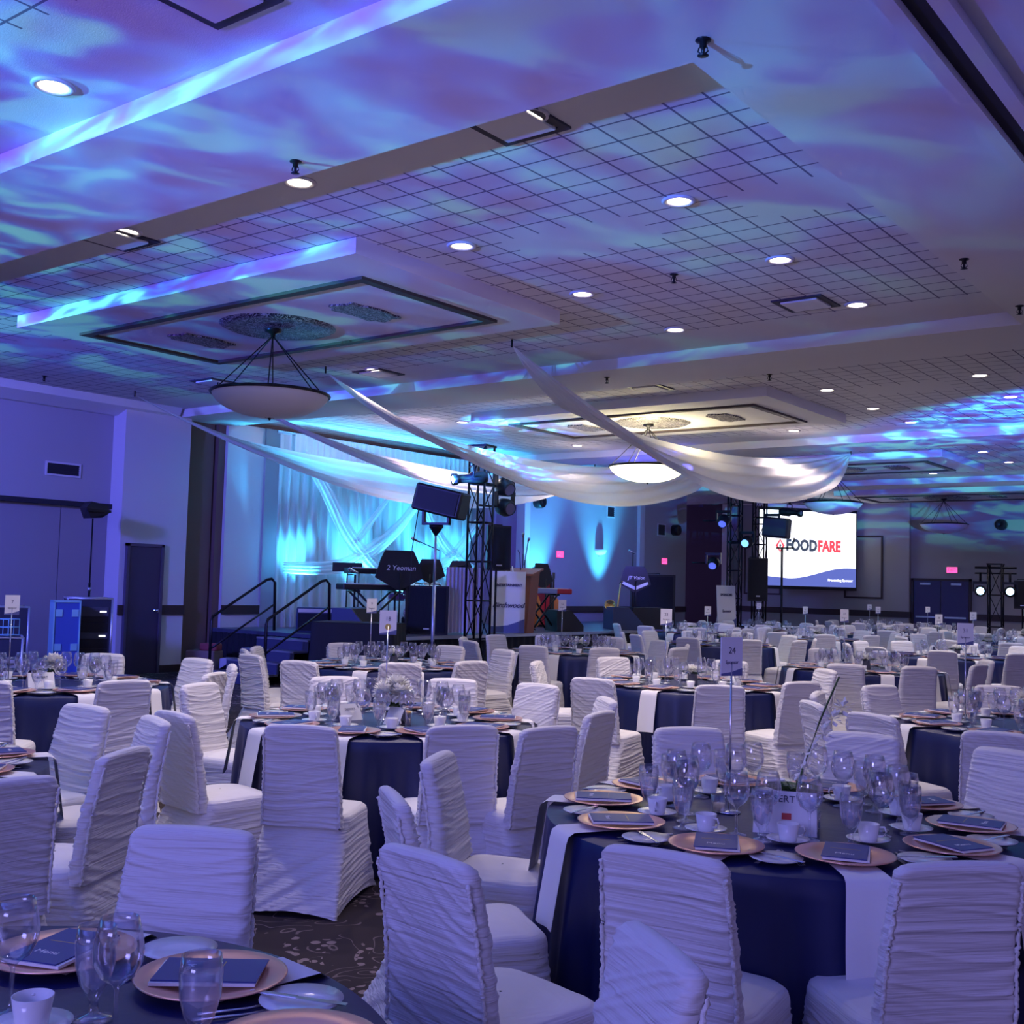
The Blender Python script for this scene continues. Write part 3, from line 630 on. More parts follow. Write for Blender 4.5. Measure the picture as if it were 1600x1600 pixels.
# band gear
def wedge(loc, rz, label, w_=.62, m_=BLACK, fr=CLOTHB, s=1):
    o = thing('floor_monitor', label, 'monitor speaker', loc, rz)
    MB().prism([(-.28*s, 0), (.3*s, 0), (.3*s, .12*s), (.02*s, .42*s), (-.28*s, .42*s)], -w_/2*s, w_/2*s, Matrix.Rotation(-PI/2, 4, 'Z')).obj('cabinet', m_, o)
    MB().add([(x, y, z) for x in (-w_/2*s+.03, w_/2*s-.03) for y, z in ((-.29*s, .14*s), (-.04*s, .41*s))], [(0, 1, 3, 2)]).obj('grille', fr, o)
    MB().box(w_/2*s, w_/2*s+.01, -.05, .1, .2*s, .26*s).obj('handle', BLACKM, o)
    return o
wedge((-12.9, 12.95, SZ), 1.9, 'large navy floor monitor at the left end of the stage', .8, mat('cabinet_navy', (.03, .045, .12), .5), s=1.1)
wedge((-13.0, 18.75, SZ), 2.6, 'floor monitor with a pale olive top right of the lectern', .6, BLACK, mat('olive_cloth', (.40, .42, .26), .8))
wedge((-12.95, 20.9, SZ), 2.4, 'floor monitor facing left near the saxophone', .7, mat('cabinet_navy', (.03, .045, .12), .5), s=1.15)
wedge((-12.85, 21.55, SZ), -2.2, 'grey fronted floor monitor right of the saxophone', .6, BLACK, mat('grey_cloth', (.13, .12, .16), .8), s=1.15)
# skirted small table in front of the stage
ct = thing('skirted_table', 'black cloth covered table standing in front of the stage steps', 'table', (-11.95, 11.95, 0), .5)
def skirtfn(u, v):
    a = 2*PI*u; c_, s_ = Co(a), S(a); k = 1/max(abs(c_), abs(s_)); k = k*.35+.65*min(k, 1.3)
    f = 1+.03*S(u*110)*(1-v)
    return (.62*c_*k*f*(1.1-.1*v), .40*s_*k*f*(1.1-.1*v), 1.03*v)
MB().grid(skirtfn, 160, 6, wrap=True).obj('table_skirt', CLOTHB, ct)
MB().add([(.62*Co(2*PI*i/48)*min(1/max(abs(Co(2*PI*i/48)), abs(S(2*PI*i/48))), 1.3), .40*S(2*PI*i/48)*min(1/max(abs(Co(2*PI*i/48)), abs(S(2*PI*i/48))), 1.3), 1.035) for i in range(48)], [tuple(range(48))]).obj('table_top', CLOTHB, ct)
# keyboards on X stand
def xstand(o, h, w_=.6):
    for d_ in (-.16, .16):
        MB().tube([(-w_/2, d_, 0), (w_/2, d_, h)], .02, 6).tube([(w_/2, d_+.05, 0), (-w_/2, d_+.05, h)], .02, 6).obj('crossed_leg', BLACKM, o)
    MB().tube([(-w_/2, -.22, .02), (-w_/2, .25, .02)], .02, 6).tube([(w_/2, -.22, .02), (w_/2, .25, .02)], .02, 6).tube([(-w_/2, -.22, h), (-w_/2, .25, h)], .02, 6).tube([(w_/2, -.22, h), (w_/2, .25, h)], .02, 6).obj('foot_bar', BLACKM, o)
kb = thing('keyboard_stand', 'black X shaped stand under the left stage keyboard', 'stand', (-13.9, 14.25, SZ), 1.25)
xstand(kb, .72, .8)
def keyboard(loc, rz, label, m_, L_=1.3):
    o = thing('keyboard', label, 'keyboard', loc, rz)
    MB().box(-L_/2, L_/2, -.16, .16, 0, .1, bev=.015).obj('body', m_, o)
    k_ = MB()
    for i in range(36): x = -L_/2+.08+(L_-.16)*i/36; k_.box(x, x+(L_-.16)/36-.003, -.155, -.02, .095, .112)
    k_.obj('keys', IVORY, o)
    return o
keyboard((-13.9, 14.25, SZ+.74), 1.25, 'dark stage keyboard on the left X stand', BLACK, 1.35)
keyboard((-14.15, 14.45, SZ+1.02), 1.25, 'dark upper keyboard above the first one', BLACK, 1.0)
tb = thing('keyboard_riser', 'tubular second tier holding the upper keyboard', 'stand', (-14.15, 14.45, SZ), 1.25)
for x in (-.4, .4): MB().tube([(x, -.1, 0), (x, -.1, 1.0), (x, .16, 1.0)], .018, 6).obj('tier_arm', BLACKM, tb)
kb2 = thing('keyboard_stand', 'black X shaped stand under the red and silver keyboard', 'stand', (-13.3, 18.35, SZ), 1.2)
xstand(kb2, .72, .6)
k2 = keyboard((-13.3, 18.35, SZ+.74), 1.2, 'red ended keyboard behind the lectern', mat('blue_silver', (.25, .32, .62), .3), 1.3)
MB().box(.28, .66, -.162, .162, -.003, .103, bev=.015).obj('red_end', REDK, k2)
def music_stand(loc, rz, label, s=1, txt=None, chevron=False):
    o = thing('music_stand', label, 'music stand', loc, rz)
    poly = [(-.26, .14), (-.34, -.12), (0, -.30), (.34, -.12), (.26, .14), (.2, .26), (-.2, .26)]
    MB().prism([(x*s, 1.12+z*s) for x, z in poly], -.03, .0, Matrix.Rotation(-.12, 4, 'X')).obj('desk', BLACK, o)
    if chevron:
        MB().prism([(-.28*s, .99), (-.26*s, 1.05), (0, .93), (.26*s, 1.05), (.28*s, .99), (0, .85)], -.045, -.033, Matrix.Rotation(-.12, 4, 'X')).obj('white_chevron', PAPERW, o)
    if txt: text('lettering', txt, .10*s, PAPERW, o, T(0, -.045, 1.13, rx=-.12) @ UP, shear=.2)
    MB().tube([(0, .02, .1), (0, .02, 1.05)], .014, 6).obj('pole', BLACKM, o)
    for i in range(3): a = 2*PI*i/3+.5; MB().tube([(0, .02, .2), (.28*Co(a), .28*S(a)+.02, .0)], .01, 6).obj('leg', BLACKM, o)
    return o
CAMR = lambda x, y: math.atan2(y, x)+PI/2+PI    # rotz facing -Y to the camera from (x,y)
def facecam(x, y, d=0): return math.atan2(-y, -x)+PI/2+d
music_stand((-13.35, 14.3, SZ), facecam(-13.35, 14.3, .2), 'wide black band desk with pale lettering above the left keyboard', 1.25, '2 Yeoman')
music_stand((-13.6, 15.35, SZ), facecam(-13.6, 15.35), 'black music stand left of the drums', .8)
music_stand((-13.6, 16.2, SZ), facecam(-13.6, 16.2), 'black music stand behind the truss', .8)
music_stand((-14.2, 19.8, SZ), facecam(-14.2, 19.8, .9), 'black music stand turned sideways behind the red keyboard', 1.0)
music_stand((-13.6, 22.5, SZ), facecam(-13.6, 22.5, .2), 'black band desk with white chevron at the stage right end', 1.1, 'JT Vision', True)
def mic_stand(loc, rz, label, h=1.45, boom=.5, el=.35):
    o = thing('microphone_stand', label, 'microphone stand', loc, rz)
    MB().tube([(0, 0, 0), (0, 0, h)], .012, 6).obj('pole', BLACKM, o)
    for i in range(3): a = 2*PI*i/3; MB().tube([(0, 0, .12), (.28*Co(a), .28*S(a), .01)], .01, 6).obj('leg', BLACKM, o)
    MB().tube([(boom*.25, 0, h-.25*boom*el), (-boom, 0, h+boom*el)], .009, 6).obj('boom', BLACKM, o)
    MB().lathe([(.001, -.12), (.014, -.11), (.02, 0), (.03, .02), (.028, .06), (.001, .075)], 10, T(-boom, 0, h+boom*el, ry=-1.2)).obj('microphone', CHROME, o)
    return o
mic_stand((-13.9, 12.95+.9, SZ), facecam(-13.9, 13.85), 'thin pole mic stand before the brightest uplight', 1.05, .12, .2)
mic_stand((-13.2, 15.0, SZ), 1.2, 'mic stand with a boom at the left of the drums', 1.5, .4)
mic_stand((-13.2, 17.6, SZ), 2.2, 'mic stand whose boom points over the lectern', 1.5, .75, .45)
mic_stand((-13.6, 18.2, SZ), 2.3, 'second boom mic stand behind the lectern', 1.4, .7, .55)
mic_stand((-14.0, 23.6-.6, SZ), .4, 'tall thin mic stand beside the saxophone', 1.75, .05, .1)
pb = thing('tablet_holder', 'flat dark panel on a slim pole before the bright uplight', 'stand', (-14.9, 14.55, SZ), facecam(-14.9, 14.55))
MB().box(-.27, .27, -.02, .02, 1.05, 1.22, bev=.01).obj('panel', BLACK, pb); MB().tube([(0, 0, 0), (0, 0, 1.06)], .014, 6).obj('pole', BLACKM, pb)
MB().lathe([(.001, 0), (.16, 0), (.15, .02), (.001, .03)], 16).obj('base', BLACKM, pb)
am = thing('guitar_amplifier', 'black amplifier cabinet behind the navy floor monitor', 'amplifier', (-14.4, 13.35, SZ), facecam(-14.4, 13.35))
MB().box(-.32, .32, -.15, .15, 0, .42, bev=.02).obj('cabinet', mat('cabinet_navy', (.03, .045, .12), .5), am); MB().box(-.29, .29, -.16, -.15, .03, .32).obj('grille', CLOTHB, am); MB().box(-.29, .29, -.165, -.15, .34, .40).obj('control_panel', ALU, am)
bx = speaker('bass_cabinet', 'large black bass speaker cabinet with a shelf before the drums', (-13.3, 14.95, SZ+.42), facecam(-13.3, 14.95), (.75, .5, .84))
# drums
def drum(o, name, r, h, M_, m_=None, n_=24):
    MB().lathe([(r, 0), (r, h)], n_, M_).obj(name, m_ or mat('drum_shell', (.12, .05, .12), .25), o)
    MB().lathe([(.001, h+.002), (r, h+.002)], n_, M_).lathe([(.001, -.002), (r, -.002)], n_, M_).obj('drum_head', CHINA, o)
    MB().lathe([(r+.012, h-.02), (r+.012, h+.012), (r-.01, h+.012)], n_, M_).lathe([(r+.012, .02), (r+.012, -.012), (r-.01, -.012)], n_, M_).obj('drum_hoop', CHROME, o)
dk = thing('drum_kit', 'drum kit with cymbals behind the lighting truss', 'drum kit', (-14.3, 15.9, SZ), facecam(-14.3, 15.9))
drum(dk, 'bass_drum', .3, .4, T(0, .2, .31, rx=PI/2)); drum(dk, 'tom_drum', .16, .18, T(-.18, -.05, .68, rx=.3)); drum(dk, 'tom_drum', .17, .2, T(.2, -.05, .68, rx=.3)); drum(dk, 'floor_tom', .21, .36, T(.55, .25, .22)); drum(dk, 'snare_drum', .18, .14, T(-.45, .3, .55))
for x, y, z, t_ in ((-.6, -.05, 1.15, .2), (.6, -.1, 1.2, -.25), (-.75, .25, .85, 0), (.1, .1, 1.3, .1)):
    MB().lathe([(.001, .03), (.03, .025), (.05, .01), (.22, -.01)], 20, T(x, y, z, ry=t_)).obj('cymbal', BRASSY, dk); MB().tube([(x, y, 0), (x, y, z)], .011, 6).obj('cymbal_stand', CHROME, dk)
for i in range(3): MB().tube([(.55+.2*Co(i*2.1), .25+.2*S(i*2.1), 0), (.55+.2*Co(i*2.1), .25+.2*S(i*2.1), .5)], .01, 5).obj('leg', CHROME, dk)
# white cloth panel behind truss (pleated)
pl = MB().grid(lambda u, v: (.72*u, .02*S(u*60), .03+1.15*v), 80, 3).obj('pleated_screen', mat('pleated_cloth', (.62, .56, .66), .8)); pl.location = (-13.0, 15.1, SZ); pl.rotation_euler = (0, 0, 1.15)
tag(pl, 'pleated pale cloth screen seen through the lighting truss', 'screen')
# instruments
def cello(loc, rz, lean, label):
    o = thing('string_instrument', label, 'string instrument', loc, rz)
    pts = []
    for i in range(48):
        a = 2*PI*i/48; z = -Co(a); x = S(a); wv = .21*(1-.30*math.exp(-((z-.05)/.22)**2))*(1 if z < 0 else .84)
        pts.append((wv*math.copysign(abs(x)**.8, x), .38+.36*z))
    R = Matrix.Rotation(lean, 4, 'X')
    MB().prism(pts, -.06, .06, R).obj('body', ORANGE, o)
    MB().box(-.022, .022, -.085, -.06, .35, 1.15, R).box(-.03, .03, -.08, -.05, 1.15, 1.28, R).obj('neck', BLACK, o)
    MB().box(-.045, .045, -.09, -.06, .25, .265, R).obj('bridge', IVORY, o); MB().prism([(-.02, .05), (.02, .05), (.035, .2), (-.035, .2)], -.08, -.062, R).obj('tailpiece', BLACK, o)
    return o
cello((-14.0, 19.05, SZ), facecam(-14, 19.05), -.15, 'orange varnished string instrument right behind the lectern')
cello((-14.3, 20.2, SZ-.08), facecam(-14.3, 20.2), -.2, 'lower orange string instrument behind the olive monitor')
gt = thing('guitar_body_case', 'open dark case behind the orange instruments', 'case', (-14.8, 19.9, SZ), facecam(-14.8, 19.9)); MB().box(-.55, .55, -.12, .12, 0, 1.0, bev=.04).obj('shell', BLACK, gt); MB().box(-.5, .5, -.13, -.12, .05, .95).obj('lining', REDK, gt)
sx_ = thing('saxophone', 'brass saxophone on a stand with its bell facing the tables', 'saxophone', (-13.2, 21.0, SZ), facecam(-13.2, 21.0))
MB().tube([(.16, .0, 1.02), (.12, 0, 1.05), (.1, 0, .98), (.04, 0, .45), (.0, 0, .22), (-.04, -.04, .15), (-.09, -.06, .2), (-.11, -.08, .38), (-.12, -.12, .5)], [.008, .011, .016, .03, .04, .045, .05, .06, .07], 10).obj('body_tube', BRASSY, sx_)
MB().lathe([(.05, -.08), (.07, 0), (.115, .06), (.12, .065), (.11, .06), (.06, 0), (.001, -.05)], 20, T(-.12, -.13, .5, rx=1.2)).obj('bell', BRASSY, sx_)
MB().tube([(0, .1, 0), (0, .05, .4), (.03, 0, .5)], .01, 6).tube([(-.2, -.1, 0), (0, .08, .1), (.2, -.1, 0)], .01, 6).obj('stand', BLACKM, sx_)
bc = speaker('stage_cabinet', 'tall black equipment cabinet at the right end of the stage', (-14.3, 24.3, SZ+.62), facecam(-14.3, 24.3, .3), (1.1, .7, 1.24))
# lectern
le = thing('lectern', 'reddish wooden lectern with a small bronze plaque on the stage', 'lectern', (-12.95, 17.15, SZ), facecam(-12.95, 17.15, -.35))
MB().add([(-.25, -.2, 0), (.25, -.2, 0), (.25, .2, 0), (-.25, .2, 0), (-.33, -.24, 1.06), (.33, -.24, 1.06), (.33, .26, 1.16), (-.33, .26, 1.16)], [(3, 2, 1, 0), (4, 5, 6, 7), (0, 1, 5, 4), (1, 2, 6, 5), (2, 3, 7, 6), (3, 0, 4, 7)]).obj('body', WOOD, le)
MB().add([(x, y, z+dz) for dz in (0, .035) for x, y, z in ((-.39, -.30, 1.07), (.39, -.30, 1.07), (.39, .3, 1.19), (-.39, .3, 1.19))], [(3, 2, 1, 0), (4, 5, 6, 7), (0, 1, 5, 4), (1, 2, 6, 5), (2, 3, 7, 6), (3, 0, 4, 7)]).obj('reading_top', WOOD, le)
pq = MB().box(-.2, .2, -.262, -.235, .80, .98, bev=.004).obj('plaque', BRASS, le); text('lettering', 'Victoria\nInn', .06, ALU, pq, T(.02, -.265, .89) @ UP)
MB().tube([(.0, .1, 1.15), (.02, -.05, 1.5), (.02, -.15, 1.55)], .008, 6).obj('gooseneck_microphone', BLACKM, le)
# banners on easels
def easel_sign(loc, rz, label, w_, h_, zb, lines, roll=0):
    o = thing('easel', label[0], 'easel', loc, rz)
    for x in (-.3, .3): MB().tube([(x, -.05, 0), (x*.15, .05, zb+h_+.1)], .012, 6).obj('leg', ALU, o)
    MB().tube([(0, .5, 0), (0, .08, zb+h_)], .012, 6).obj('leg', ALU, o)
    MB().tube([(-.3, -.07, zb-.012), (.3, -.07, zb-.012)], .012, 6).obj('ledge', ALU, o)
    b = thing('sign_board', label[1], 'sign', loc, rz)
    R = T(0, -.09, zb) @ Matrix.Rotation(-.06, 4, 'X') @ Matrix.Rotation(roll, 4, 'Y')
    MB().box(-w_/2, w_/2, 0, .01, 0, h_, R).obj('board', PAPERW, b)
    wv = [(-w_/2, 0), (w_/2, 0), (w_/2, h_*.23), (w_*.25, h_*.17), (0, h_*.12), (-w_*.3, h_*.10), (-w_/2, h_*.10)]
    MB().prism(wv, -.006, -.001, R).obj('blue_wave', mat('sign_blue', (.10, .12, .30), .5), b)
    for (s_, sz_, z_, sh) in lines: text('lettering', s_, sz_, PAPERI, b, R @ T(0, -.008, z_) @ UP, shear=sh, bold=.003)
easel_sign((-12.72, 16.55, SZ), facecam(-12.7, 16.55, -.1), ('easel holding the entertainment sign at the stage edge', 'white entertainment sign board with dark script at the lectern'), .62, 1.12, .02, [('ENTERTAINMENT', .062, .87, 0), ('Birchwood', .13, .50, .35)])
easel_sign((-12.9, 25.6, 0), facecam(-12.9, 25.6, .75), ('thin easel at the right end of the stage', 'white leaning sign board on the easel right of the stage'), .62, 1.05, .72, [('SPONSORS', .08, .82, 0), ('Sponsor', .09, .42, .2)])

# screen side gear
def at_truss2():
    movhead((-13.45, 26.55, 3.45), .2, .6, 'uppermost round light on the left screen side truss', LENSD)
    movhead((-13.7, 26.5, 2.35), .3, .5, 'lower round light hanging out left of the screen side truss', LENSD)
    movhead((-12.95, 26.9, 2.92), .1, .3, 'glowing pale blue stage light between the two screen side trusses', mat('lens_glow', (.2, .5, 1), .3, emit=((.2, .5, 1), 1.3)))
    movhead((-12.6, 27.65, 3.42), .1, .3, 'round stage light at the right screen side truss', LENSD)
    ellipsoidal((-12.1, 27.6, 3.72), 1.5, .1, 'black barrel spotlight seen against the white screen', mat('lens_grey', (.15, .12, .2), .2))
at_truss2()
speaker('loudspeaker', 'long black loudspeaker hung on the screen side truss', (-12.75, 27.05, 1.95), facecam(-12.7, 27, .2), (.5, .45, 1.1))
s2 = thing('speaker_stand', 'black pole stand in front of the left half of the screen', 'stand', (-11.85, 26.6, 0))
MB().tube([(0, 0, 0), (0, 0, 2.75)], .03, 8).obj('pole', BLACKM, s2)
for i in range(3): a = 2*PI*i/3; MB().tube([(0, 0, .7), (.45*Co(a), .45*S(a), .01)], .015, 6).obj('leg', BLACKM, s2)
MB().tube([(-.15, 0, 2.75), (.3, 0, 2.75), (.32, 0, 3.0)], .02, 6).obj('bracket', BLACKM, s2)
f2 = thing('floodlight', 'big dark floodlight box overlapping the left half of the screen', 'stage light', (-11.95, 26.6, 3.0), facecam(-11.9, 26.6, -.2))
MB().box(-.38, .25, -.25, .25, .0, .5, T(ry=.08), bev=.04).obj('housing', BLACK, f2); MB().box(-.34, .21, -.27, -.25, .06, .44, T(ry=.08)).obj('front_lens', mat('dark_glass', (.012, .012, .02), .55), f2)
rs = thing('equipment_riser', 'low black box under the speaker stand by the screen', 'riser', (-13.3, 28.3, 0), .3)
MB().box(-.9, 1.1, -.5, .5, 0, .72, bev=.01).obj('body', CLOTHB, rs); MB().box(-.9, 1.1, -.51, .51, .72, .735).obj('top_edge', ALU, rs)
bp_ = thing('small_speaker_box', 'small dark box beside the foot of the right hand easel', 'speaker', (-12.2, 25.2, .0), facecam(-12.2, 25.2)); MB().box(-.25, .25, -.2, .2, 0, .55, bev=.03).obj('cabinet', BLACK, bp_); MB().lathe([(.001, 0), (.13, 0), (.15, -.01)], 18, T(0, -.21, .3, rx=PI/2)).obj('cone', BLACKM, bp_)
# projection screen
P0, P1 = Vector((-14.76, 31.5, 1.84)), Vector((-12.77, 34.1, 1.84)); wS = (P1-P0).length; angS = math.atan2(P1.y-P0.y, P1.x-P0.x)
ps_ = thing('projection_screen', 'large lit projection screen showing a red and grey logo', 'screen', ((P0.x+P1.x)/2, (P0.y+P1.y)/2, 1.84), angS)
SW = mat('screen_white', (.8, .8, .8), .8, emit=((.93, .94, .98), 1.02)); SB = mat('screen_blue', (.1, .1, .4), .8, emit=((.12, .16, .52), .75))
SG = mat('screen_grey', (.1, .1, .12), .8, emit=((.045, .06, .10), .9)); SR = mat('screen_red', (.6, .05, .08), .8, emit=((.88, .07, .10), .9))
hS = 2.28
MB().box(-wS/2-.04, wS/2+.04, .005, .03, -.1, hS+.12).obj('frame', BLACK, ps_)
MB().box(-wS/2, wS/2, 0, .004, 0, hS).obj('projected_image', SW, ps_)
wv = [(-wS/2, 0), (wS/2, 0)]+[(wS/2-wS*i/24, hS*(.10+.155*(.5+.5*Co(PI*max(0, (i/24-.08))/.62)) if i/24 < .70 else .10+.03*((i/24-.70)/.3))) for i in range(25)]
MB().prism(wv, -.006, -.001).obj('blue_wave', SB, ps_)
sxx = wS/150.; 
def FX(px): return (px-1261.5)*sxx
text('lettering', 'FOOD', .46, SG, ps_, T(FX(1251), -.008, hS*.535) @ UP @ Matrix.Scale(.80, 4, (1, 0, 0)), ext=.003, bold=.022)
text('lettering', 'FARE', .46, SR, ps_, T(FX(1294), -.008, hS*.535) @ UP @ Matrix.Scale(.76, 4, (1, 0, 0)), ext=.003, bold=.022)
text('lettering', 'Presenting Sponsor', .11, SW, ps_, T(FX(1312), -.012, hS*.09) @ UP, ext=.001, bold=.004)
cx_ = FX(1218)
MB().prism([(cx_-.15, hS*.53), (cx_, hS*.53-.2), (cx_+.15, hS*.53), (cx_, hS*.53+.2)], -.008, -.002).obj('logo_diamond', SR, ps_)
MB().prism([(cx_-.075, hS*.53), (cx_, hS*.53-.15), (cx_+.075, hS*.53), (cx_, hS*.53+.15)], -.010, -.008).obj('logo_center', SW, ps_)
MB().prism([(cx_-.035, hS*.53), (cx_, hS*.53-.06), (cx_+.035, hS*.53), (cx_, hS*.53+.06)], -.012, -.010).obj('logo_dot', SG, ps_)
MB().tube([(-wS/2-.1, .02, hS+.14), (wS/2+.1, .02, hS+.14)], .06, 8).obj('roller_case', EXITW, ps_)
for x in (-1.2, 1.2): MB().tube([(x, .02, hS+.16), (x, .02, 2.565)], .012, 6).obj('hanging_rod', BLACKM, ps_)
# far T-truss with two lit heads
tt = truss('lighting_truss', 'far black truss tower with a cross bar between two blue lights', (-8.15, 32.0, 0), 2.55, .34, .1)
MB().tube([(-.52, 0, 2.45), (.52, 0, 2.45)], .03, 8).tube([(-.52, 0, 2.3), (.52, 0, 2.3)], .02, 8).obj('cross_bar', BLACKM, tt)
for i, (dx, q) in enumerate(((-.37, 'left'), (.37, 'right'))):
    p = (-8.15+dx*Co(.1), 32.0+dx*S(.1)-.05, 1.82); o = movhead(p, facecam(p[0], p[1]), 0, 'lit blue stage light on the %s arm of the far truss' % q, LENSB, .95, False)
    MB().tube([(0, 0, .24), (0, 0, .5)], .03, 8).obj('hanging_clamp', BLACKM, o)
    light('lamp', 'SPOT', (0, -.25, 0), 60, (.3, .6, 1), (0, -3, .6), 80, .8, .08, parent=o)
speaker('loudspeaker', 'black loudspeaker on a stand at the far right edge', (-7.55, 32.3, 1.75), facecam(-7.5, 32.3), (.42, .4, .75))
s3 = thing('speaker_stand', 'black stand under the loudspeaker at the far right edge', 'stand', (-7.55, 32.3, 0)); MB().tube([(0, 0, 0), (0, 0, 1.4)], .02, 8).obj('pole', BLACKM, s3)
for i in range(3): a = 2*PI*i/3; MB().tube([(0, 0, .5), (.4*Co(a), .4*S(a), .01)], .013, 6).obj('leg', BLACKM, s3)

# left wall gear: light stand, racks and cases
ls = thing('light_stand', 'tall thin black stand holding a small floodlight by the partition', 'stand', (-15.9, 10.0, 0))
MB().tube([(0, 0, 0), (0, 0, 1.5)], .018, 8).tube([(0, 0, 1.4), (0, 0, 2.5)], .012, 8).obj('pole', BLACKM, ls)
for i in range(3): a = 2*PI*i/3; MB().tube([(0, 0, .45), (.4*Co(a), .4*S(a), .01)], .012, 6).obj('leg', BLACKM, ls)
MB().lathe([(.001, 0), (.03, 0), (.03, .05), (.001, .05)], 10, T(0, 0, 1.38)).obj('collar', ALU, ls)
lf = thing('small_floodlight', 'small black floodlight on top of the thin stand', 'stage light', (-15.9, 10.0, 2.5), facecam(-15.9, 10, .6))
MB().add([(-.1, -.1, 0), (.1, -.1, .02), (.12, .1, .02), (-.1, .1, 0), (-.2, -.12, .16), (.2, -.14, .1), (.2, .12, .1), (-.16, .12, .16), (-.1, -.1, .26), (.18, -.12, .22), (.18, .1, .22), (-.08, .1, .26)],
         [(3, 2, 1, 0), (8, 9, 10, 11)]+[(i+4*k, (i+1) % 4+4*k, (i+1) % 4+4+4*k, i+4+4*k) for k in range(2) for i in range(4)]).obj('housing', BLACK, lf)
MB().box(-.2, .22, -.15, -.13, .1, .14).obj('barn_door', BLACKM, lf)
def rack(loc, rz, label, w_, h_, d_, gear=True, side=None):
    o = thing('equipment_rack', label, 'equipment case', loc, rz)
    MB().box(-w_/2, w_/2, -d_/2, d_/2, .08, h_).obj('shell', CASEB, o)
    e = MB()
    for x in (-w_/2, w_/2):
        for y in (-d_/2, d_/2): e.tube([(x, y, .08), (x, y, h_)], .016, 6)
    for z in (.08, h_):
        e.tube([(-w_/2, -d_/2, z), (w_/2, -d_/2, z)], .016, 6).tube([(-w_/2, d_/2, z), (w_/2, d_/2, z)], .016, 6).tube([(-w_/2, -d_/2, z), (-w_/2, d_/2, z)], .016, 6).tube([(w_/2, -d_/2, z), (w_/2, d_/2, z)], .016, 6)
    e.obj('edge_trim', ALU, o)
    for x in (-1, 1):
        for y in (-1, 1): MB().lathe([(.001, -.02), (.04, -.02), (.04, .02), (.001, .02)], 12, T(x*(w_/2-.07), y*(d_/2-.07), .04, rx=PI/2)).obj('caster', BLACK, o)
    if gear:
        rnd = random.Random(5); z = h_-.12; k = 0
        while z > .2:
            hh = rnd.choice((.045, .09, .135)); g = MB().box(-w_/2+.05, w_/2-.05, -d_/2-.012, -d_/2, z-hh+.004, z).obj('rack_unit', BLACKM if k % 3 else mat('rack_grey', (.05, .05, .07), .4), o)
            if k % 3 == 1:
                for q in range(3): MB().box(-w_/2+.09+.03*q, -w_/2+.105+.03*q, -d_/2-.02, -d_/2-.012, z-hh/2-.006, z-hh/2+.006).obj('indicator_lamp', mat('led_red', (1, .1, .1), .4, emit=((1, .08, .12), 2.5)), g)
            if k % 3 == 0: MB().box(w_/2-.17, w_/2-.08, -d_/2-.02, -d_/2-.012, z-hh/2-.012, z-hh/2+.012).obj('display', mat('led_white', (.9, .9, 1), .4, emit=((.8, .85, 1), 1.6)), g)
            z -= hh+.005; k += 1
    for x in (-w_*.32, w_*.32):
        if not gear: MB().box(x-.09, x+.09, -d_/2-.012, -d_/2, h_*.55, h_*.55+.1).obj('recessed_handle', ALU, o); MB().box(x-.06, x+.06, -d_/2-.02, -d_/2-.012, h_*.55+.03, h_*.55+.06).obj('grip', BLACK, o)
    return o
rack((-15.2, 9.55, 0), facecam(-15.2, 9.55, .1), 'tall open equipment rack with small red lamps beside the dark door', .62, 1.28, .6)
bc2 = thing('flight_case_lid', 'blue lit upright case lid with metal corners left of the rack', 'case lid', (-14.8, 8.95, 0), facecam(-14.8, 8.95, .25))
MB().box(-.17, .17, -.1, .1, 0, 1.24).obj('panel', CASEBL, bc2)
CY_ = mat('lid_edge_blue_lit', (.35, .75, .85), .3, .5)  # metal edges and basket wires tinted cyan, blue light put into the colour
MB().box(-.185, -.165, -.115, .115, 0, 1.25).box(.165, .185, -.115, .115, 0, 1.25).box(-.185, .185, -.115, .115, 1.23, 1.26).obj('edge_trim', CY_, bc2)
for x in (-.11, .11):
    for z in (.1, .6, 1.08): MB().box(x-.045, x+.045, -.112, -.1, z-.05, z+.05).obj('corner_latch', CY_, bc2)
rack((-13.9, 7.35, 0), facecam(-13.9, 7.35), 'low silver edged road case with two handles near the left edge', .82, .82, .6, False)
rack((-15.4, 8.3, 0), facecam(-15.4, 8.3, .1), 'plain dark case standing behind the low silver edged case', .72, 1.15, .5, False)
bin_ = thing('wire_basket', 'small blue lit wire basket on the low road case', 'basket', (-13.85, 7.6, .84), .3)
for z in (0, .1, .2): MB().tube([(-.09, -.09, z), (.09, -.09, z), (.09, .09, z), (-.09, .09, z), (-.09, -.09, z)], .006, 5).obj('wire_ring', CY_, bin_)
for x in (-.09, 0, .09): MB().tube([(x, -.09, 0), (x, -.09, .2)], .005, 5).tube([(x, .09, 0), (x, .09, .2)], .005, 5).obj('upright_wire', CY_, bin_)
# boxes and bags on the floor by the brown wall
for (x, y, z, sx2, sy2, sz2, m_, lab) in ((-15.6, 12.0, 0, .5, .4, .42, mat('cardboard', (.24, .16, .13), .8), 'brown cardboard box on the floor by the brown wall'),
        (-15.5, 12.05, .42, .3, .25, .12, mat('dull_red', (.30, .05, .06), .7), 'small dark red box on top of the cardboard box'),
        (-15.2, 12.3, 0, .4, .3, .3, mat('white_bag', (.5, .48, .55), .8), 'pale bag on the floor beside the cardboard box')):
    o = thing('storage_box', lab, 'box', (x, y, z), .5); MB().box(-sx2/2, sx2/2, -sy2/2, sy2/2, 0, sz2, bev=.02).obj('body', m_, o)
    MB().box(-sx2/2+.02, sx2/2-.02, -.01, .01, sz2, sz2+.004).obj('lid_seam', BLACK, o)
